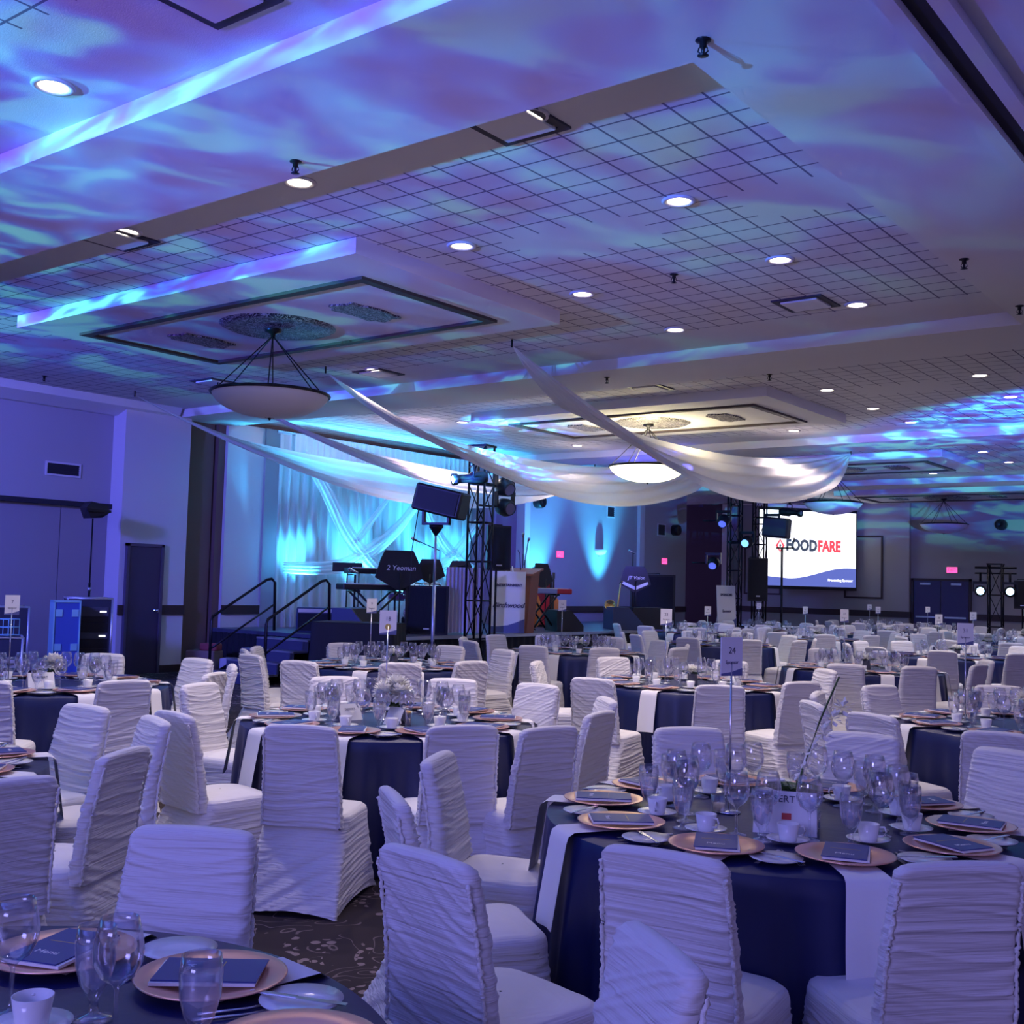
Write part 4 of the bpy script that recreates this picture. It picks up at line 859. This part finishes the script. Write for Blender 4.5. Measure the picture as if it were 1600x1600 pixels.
# ================================================================== CHAIRS
def rrect(t, hx, y0, y1, r):
    """point + outward normal at fraction t of a rounded rectangle (front y1, back y0)"""
    r = min(r, hx*.98, (y1-y0)/2*.98); w_, h_ = 2*(hx-r), (y1-y0)-2*r; q = PI*r/2; P = 2*w_+2*h_+4*q; s = (t % 1)*P
    for k, (L_, typ) in enumerate(((w_, 0), (q, 1), (h_, 0), (q, 1), (w_, 0), (q, 1), (h_, 0), (q, 1))):
        if s <= L_ or k == 7: break
        s -= L_
    side = k//2; a0 = (-PI/2, 0, PI/2, PI)[side]
    if typ == 0:
        n_ = (Co(a0), S(a0)); f = (s/L_-.5) if L_ > 1e-6 else 0
        c = ((0, y0), (hx, (y0+y1)/2), (0, y1), (-hx, (y0+y1)/2))[side]; d_ = (-n_[1], n_[0])
        return (c[0]+d_[0]*f*L_, c[1]+d_[1]*f*L_), n_
    a = a0+(PI/2)*(s/q); cc = ((hx-r, y0+r), (hx-r, y1-r), (-hx+r, y1-r), (-hx+r, y0+r))[side]
    return (cc[0]+r*Co(a), cc[1]+r*S(a)), (Co(a), S(a))
def wrinkle(x, y, z, seed, f=1.0):
    side = min(1.3, abs(x)/.2)
    zz = z*27*f+1.5*noise.noise(Vector((x*2.2+seed, y*2, z*2.2)))*1.7+seed*.9*S(seed*5)*x*5-4*x*x
    v = noise.noise(Vector((x*1.3+seed*3.1, y*1.3, zz)))
    v2 = noise.noise(Vector((x*3+seed, y*3, zz*2.3+9)))
    rid = (1-min(1, abs(v)*3.2))**1.6
    amt = .5+.5*noise.noise(Vector((x*1.5, seed, z*5)))
    return (.0085*rid*(.35+.8*side)*(.5+amt)+.003*v2*(.35+side))
def chair_meshes(seed, nu, nv, far=False):
    def back(u, v):
        z = .40+.52*v; t = v; yc = -.195-.085*t+.015*S(v*PI); hw = .212-.022*t; th = .036-.008*t
        if z > .88:
            k = (z-.88)/.04; hw -= .032*(1-math.sqrt(max(0, 1-k*k)))
        if z > .895:
            k = (z-.895)/.025; th *= math.sqrt(max(.0, 1-k*k*.9))
        (x, y), n_ = rrect(u, hw, yc-th, yc+th, .03)
        if far: w_ = .6*wrinkle(x, n_[1]*.3, z, seed, .7)
        else: w_ = wrinkle(x, n_[1]*.3, z, seed)
        if v > .97: w_ *= .2
        return (x+n_[0]*w_*.4, y+n_[1]*w_, z-.012*(x/.2)**2*t)
    b = MB(); b.grid(back, nu, nv, wrap=True)
    top = [i for i in range(nv*nu, (nv+1)*nu)]; b.f.append(top); b.sm.append(True)
    # seat cushion
    rings = [(.02, .478), (.35, .477), (.7, .470), (.92, .460), (1.0, .445), (1.03, .42), (1.03, .39)]
    def seat(u, v):
        i = v*(len(rings)-1); i0 = min(int(i), len(rings)-2); f = i-i0
        k = rings[i0][0]*(1-f)+rings[i0+1][0]*f; z = rings[i0][1]*(1-f)+rings[i0+1][1]*f
        (x, y), n_ = rrect(u, .225*k, .02-.22*k, .02+.225*k, .09*k)
        z += .006*noise.noise(Vector((x*6+seed, y*6, 2)))
        return (x, y, z)
    st_ = MB(); st_.grid(seat, nu, 14 if far else 22, wrap=True)
    def skirt(u, v):
        z = .415*(1-v); hx = .226+.012*v+.02*v*v; yf = .246+.012*v+.03*v*v; yb = -.205-.20*v**1.15
        (x, y), n_ = rrect(u, hx, yb, yf, .075-.045*v)
        w_ = wrinkle(n_[1]*.25+x*.7, y*.6, z*1.15, seed+7)*(.9 if not far else .6)*min(1, v*5+.1)
        corner = abs(n_[0]*n_[1])*2
        mid = max(0, 1-corner)
        lift = (.028*mid*max(0, Co((x/max(hx, .01))*PI/2))+.028*mid*max(0, Co((y+.0)/.3*PI/2))*abs(n_[0]))*v**4
        inset = .018*v*mid*S(PI*v*.5)
        return (x+n_[0]*(w_-inset)+(.012*v if x > 0 else -.012*v)*corner, y+n_[1]*(w_-inset), z+lift+.001)
    sk_ = MB(); sk_.grid(skirt, nu, 12 if far else nv-16, wrap=True)
    out = [b.mesh('backrest', FAB), st_.mesh('seat', FAB), sk_.mesh('skirt', FAB)]
    if not far:
        for sx in (-1, 1):
            pts = []; rr = []; rnd = random.Random(seed*7+sx)
            for i in range(64):
                v = i/63*.9; z = .40+.52*v; pts.append((sx*(.212-.022*v-.004)+.003*rnd.uniform(-1, 1), -.195-.085*v+.015*S(v*PI)-.033+.004*v+.003*rnd.uniform(-1, 1), z)); rr.append(.0045+.0035*rnd.random())
            out.append(MB().tube(pts, rr, 6).mesh('ruffled_seam', SEAM))
    return out
def mk_chair(seed, nu, nv, far=False):
    ms = chair_meshes(seed, nu, nv, far)
    def fn():
        o = thing('banquet_chair', '', 'chair')
        for nm, me in zip(('backrest', 'seat', 'skirt', 'ruffled_seam', 'ruffled_seam'), ms):
            c = bpy.data.objects.new(nm, me); C.objects.link(c); c.parent = o
        return o
    return proto(fn)
NEAR = [mk_chair(s, 96, 120) for s in (1.3, 2.9, 4.4)]
FAR = [mk_chair(s, 32, 36, True) for s in (5.2, 6.7)]

# ================================================================== TABLEWARE
def simple(name, cat, parts, pre=None):
    """parts: list of (name, MB, mat); the first is the thing itself when alone"""
    def fn():
        if len(parts) == 1:
            o = parts[0][1].obj(name, parts[0][2]); o['category'] = cat; return o
        o = thing(name, '', cat)
        for nm, mb_, m_ in parts: mb_.obj(nm, m_, o)
        return o
    return proto(fn)
def wine(n_=20):
    return MB().lathe([(.001, .002), (.034, .002), (.032, .006), (.006, .012), (.004, .03), (.004, .085), (.010, .094), (.030, .108), (.041, .130), (.043, .152), (.038, .182), (.032, .205), (.0305, .205), (.0365, .182), (.0415, .152), (.039, .130), (.028, .110), (.001, .098)], n_, T(sc_=1.13))
def goblet(n_=20):
    return MB().lathe([(.001, .002), (.035, .002), (.033, .007), (.009, .014), (.008, .035), (.013, .045), (.026, .066), (.035, .10), (.037, .14), (.034, .168), (.0325, .168), (.035, .14), (.033, .10), (.024, .068), (.001, .052)], n_, T(sc_=1.1))
wine_n = simple('wine_glass', 'wine glass', [('bowl', wine(24), GLASS)])
wine_f = simple('wine_glass', 'wine glass', [('bowl', wine(9), GLASS)])
WATER = mat('ice_water', (.80, .84, .95), .08, spec=.9, alpha=.28)
gob_n = simple('water_goblet', 'water glass', [('glass', goblet(24), GLASS), ('water', MB().lathe([(.001, .054), (.023, .069), (.032, .10), (.034, .135), (.001, .135)], 20, T(sc_=1.1)), WATER)])
gob_f = simple('water_goblet', 'water glass', [('glass', goblet(9), GLASS)])
def cupm(n_): return MB().lathe([(.001, .006), (.024, .006), (.026, .0), (.03, .002), (.033, .02), (.0395, .062), (.0375, .062), (.031, .02), (.001, .012)], n_)
hnd = MB().tube([(.035, 0, .05), (.055, 0, .052), (.062, 0, .036), (.052, 0, .020), (.033, 0, .018)], .004, 6)
cup_n = simple('coffee_cup', 'cup', [('body', cupm(28), CHINA), ('handle', hnd, CHINA)])
cup_f = simple('coffee_cup', 'cup', [('body', cupm(10), CHINA)])
sau = simple('saucer', 'saucer', [('dish', MB().lathe([(.001, .004), (.03, .004), (.05, .010), (.076, .018), (.077, .020), (.05, .014), (.03, .008), (.001, .008)], 28), CHINA)])
plt = simple('side_plate', 'plate', [('dish', MB().lathe([(.001, .004), (.05, .004), (.085, .014), (.088, .017), (.052, .008), (.001, .008)], 30), CHINA)])
chg_n = simple('charger_plate', 'charger plate', [('dish', MB().lathe([(.001, .004), (.10, .004), (.115, .009), (.16, .014), (.165, .018), (.16, .019), (.115, .013), (.10, .008), (.001, .008)], 44), COPPER)])
chg_f = simple('charger_plate', 'charger plate', [('dish', MB().lathe([(.001, .004), (.10, .004), (.16, .014), (.165, .018), (.11, .010), (.001, .008)], 18), COPPER)])
def napkin(n_=10):
    def fn(u, v):   # along -Y local = outward; v=0 inner .. 1 hanging end
        s = v*.66; x = (u-.5)*.145*(1+.06*v)+.006*S(v*5)
        if s < .30: return (x, -s, .004+.0015*S(u*9))
        a = min(1, (s-.30)/.05)*PI/2; y = -.30-.035*S(a); z = .004-.035*(1-Co(a)); z -= max(0, s-.35)
        return (x, y-.012*S(u*8)*max(0, s-.33)-.012-.15*max(0, s-.35), z)
    return MB().grid(fn, n_, 26)
nap = simple('linen_napkin', 'napkin', [('cloth', napkin(), NAPK)])
menu_m = MB().box(-.075, .075, -.115, .115, .020, .024).box(-.07, .08, -.11, .12, .014, .0195)
def mk_menu():
    o = thing('menu_booklet', '', 'menu')
    MB().box(-.072, .072, -.112, .112, .026, .029).obj('cover', PAPERB, o)
    MB().box(-.070, .078, -.116, .108, .019, .0255, T(rz=.03)).obj('inner_pages', PAPERW, o)
    text('lettering', 'Menu', .028, PAPERW, o, T(0, -.05, .0292), ext=.0003)
    MB().box(-.05, .05, .02, .022, .029, .0296).obj('printed_line', GOLD, o)
    return o
menu = proto(mk_menu)
menu_f = simple('menu_booklet', 'menu', [('cover', MB().box(-.072, .072, -.112, .112, .019, .028), PAPERB)])
def knife_m(): return MB().box(-.007, .007, -.11, 0, .002, .006, bev=.002).prism([(-.006, 0), (.008, 0), (.009, .08), (.003, .115), (-.006, .11)], .003, .0045, Matrix.Rotation(-PI/2, 4, 'X') @ Matrix.Scale(-1, 4, (0, 0, 1)))
kn = simple('table_knife', 'knife', [('blade', MB().box(-.007, .007, -.11, 0, .002, .007, bev=.002).box(-.008, .007, 0, .11, .0035, .005), STEEL)])
def fork_m():
    m_ = MB().tube([(0, -.10, .006), (0, 0, .004), (0, .04, .006)], [.0045, .003, .003], 6).box(-.011, .011, .04, .055, .004, .006)
    for x in (-.0095, -.0035, .0035, .0095): m_.box(x-.0015, x+.0015, .055, .098, .005, .007)
    return m_
fk = simple('table_fork', 'fork', [('tines', fork_m(), STEEL)])
spn = simple('teaspoon', 'spoon', [('bowl', MB().tube([(0, -.09, .006), (0, 0, .004), (0, .035, .005)], [.0045, .003, .003], 6).grid(lambda u, v: (.015*v*Co(2*PI*u), .055+.023*v*S(2*PI*u), .003+.005*v*v), 14, 4), STEEL)])
roll = simple('bread_roll', 'bread roll', [('crust', MB().grid(lambda u, v: (.036*S(PI*v)*Co(2*PI*u), .03*S(PI*v)*S(2*PI*u), .022-.02*Co(PI*v)), 16, 8, True), mat('bread', (.62, .38, .16), .7))])
def candle():
    return [('glass', MB().lathe([(.001, .003), (.03, .003), (.034, .07), (.032, .07), (.028, .008), (.001, .008)], 16), GLASS), ('candle', MB().lathe([(.024, .008), (.024, .035), (.001, .036)], 14), mat('candle_wax', (.8, .7, .5), .5))]
cdl = simple('votive_candle', 'candle', candle())

# ================================================================== TABLES
R_T, H_T = .915, .76
def cloth_mesh(seed, n_=220, nv=16):
    rnd = random.Random(seed); ph = [rnd.random()*9 for _ in range(4)]
    def fn(u, v):
        a = 2*PI*u
        if v < .25: r = R_T*(v/.25); return (r*Co(a), r*S(a), H_T)
        if v < .3125: return ((R_T+.010)*Co(a), (R_T+.010)*S(a), H_T-.012)
        k = (v-.3125)/.6875
        f = (.5+.5*S(a*19+ph[0]+1.3*S(a*3+ph[1])))**1.5*.062+.02*S(a*37+ph[2])
        r = R_T+.012+f*k**.8+.03*k
        return (r*Co(a), r*S(a), H_T-.014-(H_T-.020)*k)
    return MB().grid(fn, n_, nv, wrap=True)
CL = [cloth_mesh(s).mesh('tablecloth', NAVY) for s in (1, 2)]
def mk_table(me):
    def fn():
        o = bpy.data.objects.new('round_table', me); C.objects.link(o); o['category'] = 'table'; return o
    return proto(fn)
TB = [mk_table(m_) for m_ in CL]
def number_stand(loc, rz, num, phrase, h=.60, word='Sponsor', seal=False, cw=.11, ch=.155):
    o = thing('table_number_stand', 'white number card on a thin pole, %s' % phrase, 'table number', loc, rz, 'table number stands')
    MB().lathe([(.001, 0), (.045, 0), (.045, .006), (.008, .012), (.001, .012)], 18).obj('base', STEEL, o)
    MB().tube([(0, 0, .005), (0, 0, h)], .0045, 8).obj('pole', STEEL, o)
    c = MB().box(-cw/2, cw/2, -.003, .003, h-ch*.35, h+ch*.65).obj('card', PAPERW, o)
    z0 = h-ch*.35
    MB().prism([(-cw/2, z0), (cw/2, z0), (cw/2, z0+ch*.2), (0, z0+ch*.1), (-cw/2, z0+ch*.06)], -.0036, -.003).obj('blue_wave', mat('sign_blue', (.10, .12, .30), .5), c)
    text('number', num, ch*.24, PAPERI, c, T(0, -.004, h+ch*.30) @ UP, ext=.0004)
    if seal: MB().lathe([(.001, 0), (ch*.13, 0)], 16, T(0, -.0042, h-ch*.03, rx=PI/2)).obj('round_seal', GOLD, c)
    else: text('lettering', word, ch*.13, PAPERI, c, T(0, -.004, h+ch*.0) @ UP, ext=.0004)
    return o
def petals(r, n_, seed, z=0):
    rnd = random.Random(seed); m_ = MB()
    for i in range(n_):
        th = math.acos(1-1.75*(i+.5)/n_); ph = i*2.39996; d_ = Vector((S(th)*Co(ph), S(th)*S(ph), Co(th))); a = d_.cross(Vector((0, 0, 1)) if abs(d_.z) < .9 else Vector((1, 0, 0))).normalized(); b = d_.cross(a)
        k = r*rnd.uniform(.85, 1.1); w_ = r*.24
        m_.add([d_*k*.25, d_*k*.75+a*w_, d_*k*1.05+b*w_*.3, d_*k*.75-a*w_], [(0, 1, 2, 3)])
    return m_
def leafm(pts): 
    m_ = MB()
    for (x, y, z, a, L_) in pts:
        c_, s_ = Co(a), S(a)
        m_.add([(x, y, z), (x+c_*L_*.5-s_*L_*.22, y+s_*L_*.5+c_*L_*.22, z+L_*.35), (x+c_*L_, y+s_*L_, z+L_*.25), (x+c_*L_*.5+s_*L_*.22, y+s_*L_*.5-c_*L_*.22, z+L_*.30)], [(0, 1, 2, 3)])
    return m_
def mk_flowers(kind, seed):
    def fn():
        o = thing('flower_arrangement', '', 'flowers', group='table centrepieces'); rnd = random.Random(seed)
        MB().lathe([(.001, 0), (.045, 0), (.05, .01), (.042, .09), (.05, .12), (.047, .12), (.038, .09), (.001, .02)], 18).obj('vase', GLASS if kind != 'low' else mat('vase_grey', (.2, .2, .22), .3), o)
        leafm([(0, 0, .09, rnd.random()*6.3, rnd.uniform(.08, .14)) for _ in range(26)]).obj('foliage', GREEN, o)
        nb = {'mum': 5, 'ball': 1, 'low': 3, 'orchid': 5}[kind]
        for i in range(nb):
            if kind == 'mum': a = i*1.26; p = (.085*Co(a)*(i > 0), .085*S(a)*(i > 0), .19+.04*(i == 0)); r = .082; n_ = 130
            elif kind == 'ball': p = (0, 0, .17); r = .085; n_ = 200
            elif kind == 'low': a = i*2.1; p = (.05*Co(a), .05*S(a), .14); r = .05; n_ = 60
            else: p = (.03+.05*i, .01*i, .18+.085*i-.006*i*i); r = .048; n_ = 18
            b = petals(r, n_, seed+i).obj('blossom', PETAL, o); b.location = p
            if kind == 'orchid': pass
        if kind == 'orchid': MB().tube([(0, 0, .05), (.03, 0, .18), (.12, .02, .38), (.22, .05, .55)], .004, 6).obj('stem', GREEN, o)
        return o
    return proto(fn)
FL = {k: mk_flowers(k, i+3) for i, k in enumerate(('mum', 'ball', 'low', 'orchid'))}
TABLES = [  # key, x, y, phrase (4-7 words), detail, number, flowers
 ('T0', -2.10, .95, 'bottom left corner table', 2, None, None),
 ('T9', -5.50, 2.20, 'left edge table behind the corner one', 2, None, None),
 ('T1', -1.90, 4.28, 'dessert card table', 2, '24', 'orchid'),
 ('T2', -5.07, 5.36, 'centre left table with white mums', 2, '18', 'mum'),
 ('T3', -8.40, 4.95, 'left edge table by the road cases', 1, '7', 'ball'),
 ('T5', -8.34, 8.80, 'table before the stage steps', 1, '9', 'low'),
 ('T4', -5.17, 9.50, 'table next behind the dessert card table', 1, '23', 'low'),
 ('T7', -1.95, 8.55, 'right edge table with white mums', 1, '31', 'mum'),
 ('T6', -8.66, 12.8, 'table in front of the lectern', 1, '12', 'low'),
 ('T8', -4.90, 13.3, 'third table of the middle file', 1, '27', 'low'),
 ('F1', -8.60, 16.9, 'fourth table of the stage file', 0, '14', 'low'),
 ('F2', -5.00, 17.3, 'fourth table of the middle file', 0, '28', 'low'),
 ('F3', -8.60, 20.9, 'fifth table of the stage file', 0, '15', 'low'),
 ('F4', -5.60, 21.3, 'fifth table of the middle file', 0, '29', 'ball'),
 ('F5', -8.60, 24.9, 'sixth table of the stage file', 0, '16', 'low'),
 ('F6', -11.3, 20.9, 'table nearest the saxophone', 0, None, 'low'),
 ('F7', -11.3, 24.6, 'table by the right easel', 0, '17', 'low'),
 ('F8', -10.6, 29.9, 'table under the screen', 0, '19', 'low'),
 ('F9', -8.70, 28.7, 'table before the far blue lights', 0, '20', 'low'),
 ('FA', -6.00, 25.6, 'far right edge table', 0, None, 'ball'),
]
POSN = ['front seat', 'front right seat', 'right seat toward the front', 'right seat toward the back', 'back right seat', 'back seat', 'back left seat', 'left seat toward the back', 'left seat toward the front', 'front left seat']
CH = {'T0': [(-2.77, 2.12), (-1.20, 2.12)], 'T9': [(-3.86, 2.15), (-4.18, 2.83), (-5.75, 3.55), (-5.02, 3.58)],
 'T1': [(-1.58, 2.84), (-.95, 3.28), (-2.06, 2.36), (-2.72, 2.92), (-3.22, 3.72), (-2.92, 5.45), (-2.2, 5.95), (-1.44, 5.89)],
 'T2': [(-4.32, 3.93), (-3.77, 4.57), (-5.14, 3.79), (-6.35, 4.95), (-6.2, 6.0), (-5.65, 6.72), (-4.99, 6.9), (-3.45, 4.85), (-3.78, 5.67), (-4.10, 6.40)],
 'T3': [(-6.92, 4.65), (-9.25, 5.95), (-8.39, 6.25), (-7.17, 5.5), (-7.72, 6.15), (-7.4, 3.9)],
 'T5': [(-9.5, 8.1), (-7.69, 6.98), (-7.06, 7.57), (-9.4, 9.3), (-8.7, 10.15), (-6.85, 8.35), (-7.85, 10.1), (-8.6, 7.15), (-9.24, 7.6)],
 'T4': [(-5.06, 7.7), (-4.07, 8.0), (-3.78, 8.95), (-4.3, 10.6), (-6.35, 10.15), (-6.3, 9.0), (-5.46, 10.95)],
 'T7': [(-1.68, 6.6), (-3.2, 9.2), (-3.22, 8.15), (-2.55, 10.1), (-3.04, 7.35), (-2.49, 6.95)],
 'T8': [(-4.45, 11.6), (-3.81, 12.0), (-5.1, 14.7), (-5.9, 14.5), (-3.75, 14.0), (-3.5, 13.0), (-6.2, 12.6)]}
def seatname(k, n_): return POSN[k % 10] if n_ == 10 else None
rnd = random.Random(11)
def rel_angle(tx, ty, x, y):
    """0 = toward the camera, growing to the right as the camera sees it"""
    a = math.atan2(y-ty, x-tx)-math.atan2(-ty, -tx); return a % (2*PI)
for key, tx, ty, ph, det, num, fl in TABLES:
    TB[0 if det == 2 or rnd.random() < .5 else 1]((tx, ty, 0), rnd.random()*6, 'round table under a floor length navy cloth, ' + ph, 'round banquet tables')
    base = math.atan2(-ty, -tx)
    # chairs: the listed ones show their backs where the photo does, the rest form a ring
    if key in CH: spots = CH[key]
    else:
        p0 = rnd.random()*.6; spots = []
        for i in range(10):
            a = p0+2*PI*i/10+rnd.uniform(-.06, .06); r = rnd.uniform(1.47, 1.66); spots.append((tx+r*Co(a), ty+r*S(a)))
    free = list(range(10)); named = []
    for (x, y) in sorted(spots, key=lambda p: rel_angle(tx, ty, *p)):
        k = rel_angle(tx, ty, x, y)/(2*PI)*10
        b = min(free, key=lambda q: min(abs(q-k), 10-abs(q-k))); free.remove(b); named.append((x, y, b))
    for x, y, b in named:
        if not seen(x, y, .6, 130): continue
        v = Vector((tx-x, ty-y)); r = v.length; v.normalize(); rr = max(r, 1.34 if key in ('T0', 'T1') else 1.45); x, y = tx-v.x*rr, ty-v.y*rr
        ox, oy = x+v.x*.28, y+v.y*.28; rz = math.atan2(v.y, v.x)-PI/2+rnd.uniform(-.10, .10)
        P_ = NEAR[rnd.randrange(3)] if det and key not in ('T8', 'T6') else FAR[rnd.randrange(2)]
        P_((ox, oy, 0), rz, 'white ruched cover chair, %s, %s' % (POSN[b], ph), 'covered banquet chairs')
    # settings
    ns = 10 if det else 8
    for i in range(ns):
        a = base+2*PI*(i+.5)/ns+rnd.uniform(-.03, .03); q = POSN[i] if ns == 10 else POSN[(i*10)//8]
        if key == 'T0' or not seen(tx+.7*Co(a), ty+.7*S(a)): continue
        o_ = Vector((Co(a), S(a))); t_ = Vector((-S(a), Co(a))); z = H_T+.001
        rz = a+PI/2                     # local -Y points outward
        def at(r, s): p = Vector((tx, ty))+o_*r+t_*s; return (p.x, p.y, z)
        lab = lambda w_: '%s, %s setting, %s' % (w_, q.replace(' seat', ''), ph)
        j = lambda s=.012: rnd.uniform(-s, s)
        (chg_n if det else chg_f)((at(.71, 0)[0], at(.71, 0)[1], z+.006), 0, lab('rose gold charger plate'), 'rose gold chargers')
        nap(at(.62, j()), rz+j(.05), lab('hanging white napkin'), 'linen napkins')
        if det: menu((at(.71, 0)[0], at(.71, 0)[1], z+.004), rz+rnd.uniform(-.5, .5), lab('navy folded menu'), 'navy menus')
        else: menu_f((at(.71, 0)[0], at(.71, 0)[1], z+.004), rz+rnd.uniform(-.5, .5), lab('navy folded menu'), 'navy menus')
        (wine_n if det == 2 else wine_f)(at(.43+j(.02), -.02+j(.02)), 0, lab('clear stemmed wine glass'), 'wine glasses')
        (gob_n if det == 2 else gob_f)(at(.50+j(.015), .10+j(.015)), 0, lab('short stemmed water goblet'), 'water goblets')
        if det and i % 2: 
            (wine_n if det == 2 else wine_f)(at(.36+j(.02), .09+j(.02)), 0, lab('inner wine glass'), 'wine glasses')
        cp = at(.47+j(), .0 - .13+j())
        sau(cp, 0, lab('white saucer'), 'saucers')
        (cup_n if det == 2 else cup_f)((cp[0], cp[1], z+.0085), rz+rnd.uniform(-1, 1), lab('white coffee cup'), 'coffee cups')
        if det:
            pp = at(.74, -.245); plt(pp, 0, lab('small white side plate'), 'side plates')
            kn((pp[0], pp[1], z+.015), rz+.6+j(.3), lab('slanted butter knife'), 'table knives')
            if det == 2:
                for s_, w_, P_ in ((-.183, 'laid fork', fk), (.183, 'laid knife', kn), (.206, 'laid teaspoon', spn)):
                    P_(at(.71, s_), rz+PI+j(.04), lab(w_), 'laid cutlery')
    if det == 2 and key != 'T0':
        for i in range(3):
            a = base+i*2.1+.5; (roll if i == 1 else cdl)((tx+.24*Co(a), ty+.24*S(a), H_T+.001), 0, ('bread roll' if i == 1 else ('small glass votive candle, %s of centre' % ('front' if i == 0 else 'back')))+', '+ph, 'table extras')
    if fl: FL[fl]((tx+.05-.12*Co(base)*-1*(fl == 'mum'), ty+.02+.12*S(base)*(fl == 'mum'), H_T+.001), rnd.random()*6 if fl != 'orchid' else .9, {'mum': 'bouquet of white mums in a glass vase', 'ball': 'white ball shaped flower head in a vase', 'low': 'low pale flowers with dark leaves', 'orchid': 'arching white orchid with broad green leaves'}[fl]+', '+ph)
    if num:
        L_ = Vector((-Co(base+PI/2), -S(base+PI/2)))*{'T2': .02, 'T3': .28, 'T7': .42}.get(key, .20)
        yaw = {'T1': .75, 'T2': .05, 'T3': .3, 'T7': .25}.get(key, rnd.uniform(-.7, .7))
        number_stand((tx+L_.x, ty+L_.y, H_T+.001), facecam(tx, ty, yaw), num, ph, .60 if det else .52, 'Sponsor', key == 'T2')
# the corner table nearest the camera: only its far settings are in the picture
z = H_T+.001; c0 = 'on the bottom left corner table'
chg_n((-2.04, 1.625, z+.006), 0, 'rose gold charger plate, middle one, ' + c0, 'rose gold chargers'); chg_n((-2.42, 1.50, z+.006), 0, 'rose gold charger plate cut by the left edge, ' + c0, 'rose gold chargers')
chg_n((-1.63, 1.50, z+.006), 0, 'pink lit charger plate at the bottom edge, ' + c0, 'rose gold chargers')
menu((-2.04, 1.625, z+.004), -.9, 'navy folded menu on the middle charger, ' + c0, 'navy menus'); menu((-2.42, 1.50, z+.004), .35, 'navy folded menu on the left charger, ' + c0, 'navy menus')
nap((-2.01, 1.52, z), PI-.1, 'white napkin under the middle charger, ' + c0, 'linen napkins'); nap((-2.38, 1.42, z), PI+.35, 'white napkin under the left charger, ' + c0, 'linen napkins')
plt((-2.255, 1.70, z), 0, 'white side plate beyond the glasses, ' + c0, 'side plates'); plt((-1.80, 1.67, z), 0, 'white side plate carrying a knife, ' + c0, 'side plates')
kn((-1.80, 1.66, z+.016), -1.2, 'silver knife across the right side plate, ' + c0, 'table knives'); fk((-1.845, 1.55, z), -.5, 'silver fork near the right side plate, ' + c0, 'laid cutlery')
fk((-1.865, 1.58, z), -.45, 'outer silver fork near the middle charger, ' + c0, 'laid cutlery'); spn((-2.22, 1.60, z), .3, 'teaspoon left of the middle charger, ' + c0, 'laid cutlery')
wine_n((-2.19, 1.25, z), 0, 'leftmost tall wine glass, ' + c0, 'wine glasses'); wine_n((-1.93, 1.315, z), 0, 'wine glass in front of the blue chair, ' + c0, 'wine glasses')
gob_n((-2.05, 1.345, z), 0, 'water goblet between the two wine glasses, ' + c0, 'water goblets'); gob_n((-1.755, 1.375, z), 0, 'water goblet in front of the charger, ' + c0, 'water goblets')
sau((-2.085, 1.235, z), 0, 'white saucer under the cup, ' + c0, 'saucers'); cup_n((-2.085, 1.235, z+.0085), 2.6, 'large looking white coffee cup, ' + c0, 'coffee cups')
def tent(loc, rz, label, w_, h_, lines, red=False):
    o = thing('tent_card', label, 'card', loc, rz, 'folded cards')
    MB().add([(-w_/2, -.05, 0), (w_/2, -.05, 0), (w_/2*.97, 0, h_), (-w_/2*.97, 0, h_), (-w_/2, .05, 0), (w_/2, .05, 0)], [(0, 1, 2, 3), (3, 2, 5, 4)]).obj('folded_card', PAPERW, o)
    tl = Matrix.Rotation(-math.atan2(.05, h_), 4, 'X')
    for s_, x_, z_, sz_ in lines: text('lettering', s_, sz_, PAPERI, o, T(x_, -.051, 0) @ tl @ T(0, -.001, z_) @ UP, ext=.0004)
    if red: MB().box(-.012, .022, -.002, 0, .055, .078, T(0, -.051, 0) @ tl).obj('red_emblem', REDI, o)
    return o
zt = H_T+.001
tent((-1.765, 4.02, zt), facecam(-1.765, 4.02, -.05), 'white folded dessert card with a red emblem, dessert card table', .23, .15, [('DESSERT', -.035, .128, .036)], True)
tent((-5.25, 5.18, zt), facecam(-5.2, 5.2, .6), 'white folded card left of the white mums, centre left table', .16, .10, [('DESSERT', 0, .075, .02)])
tent((-4.86, 5.22, zt), facecam(-4.8, 5.2, 2.2), 'grey shaded folded card right of the white mums, centre left table', .16, .11, [])
tent((-8.15, 4.75, zt), facecam(-8.1, 4.7, .3), 'white folded card beside the white flower ball, road case table', .20, .12, [('DESSERT', 0, .09, .026)])
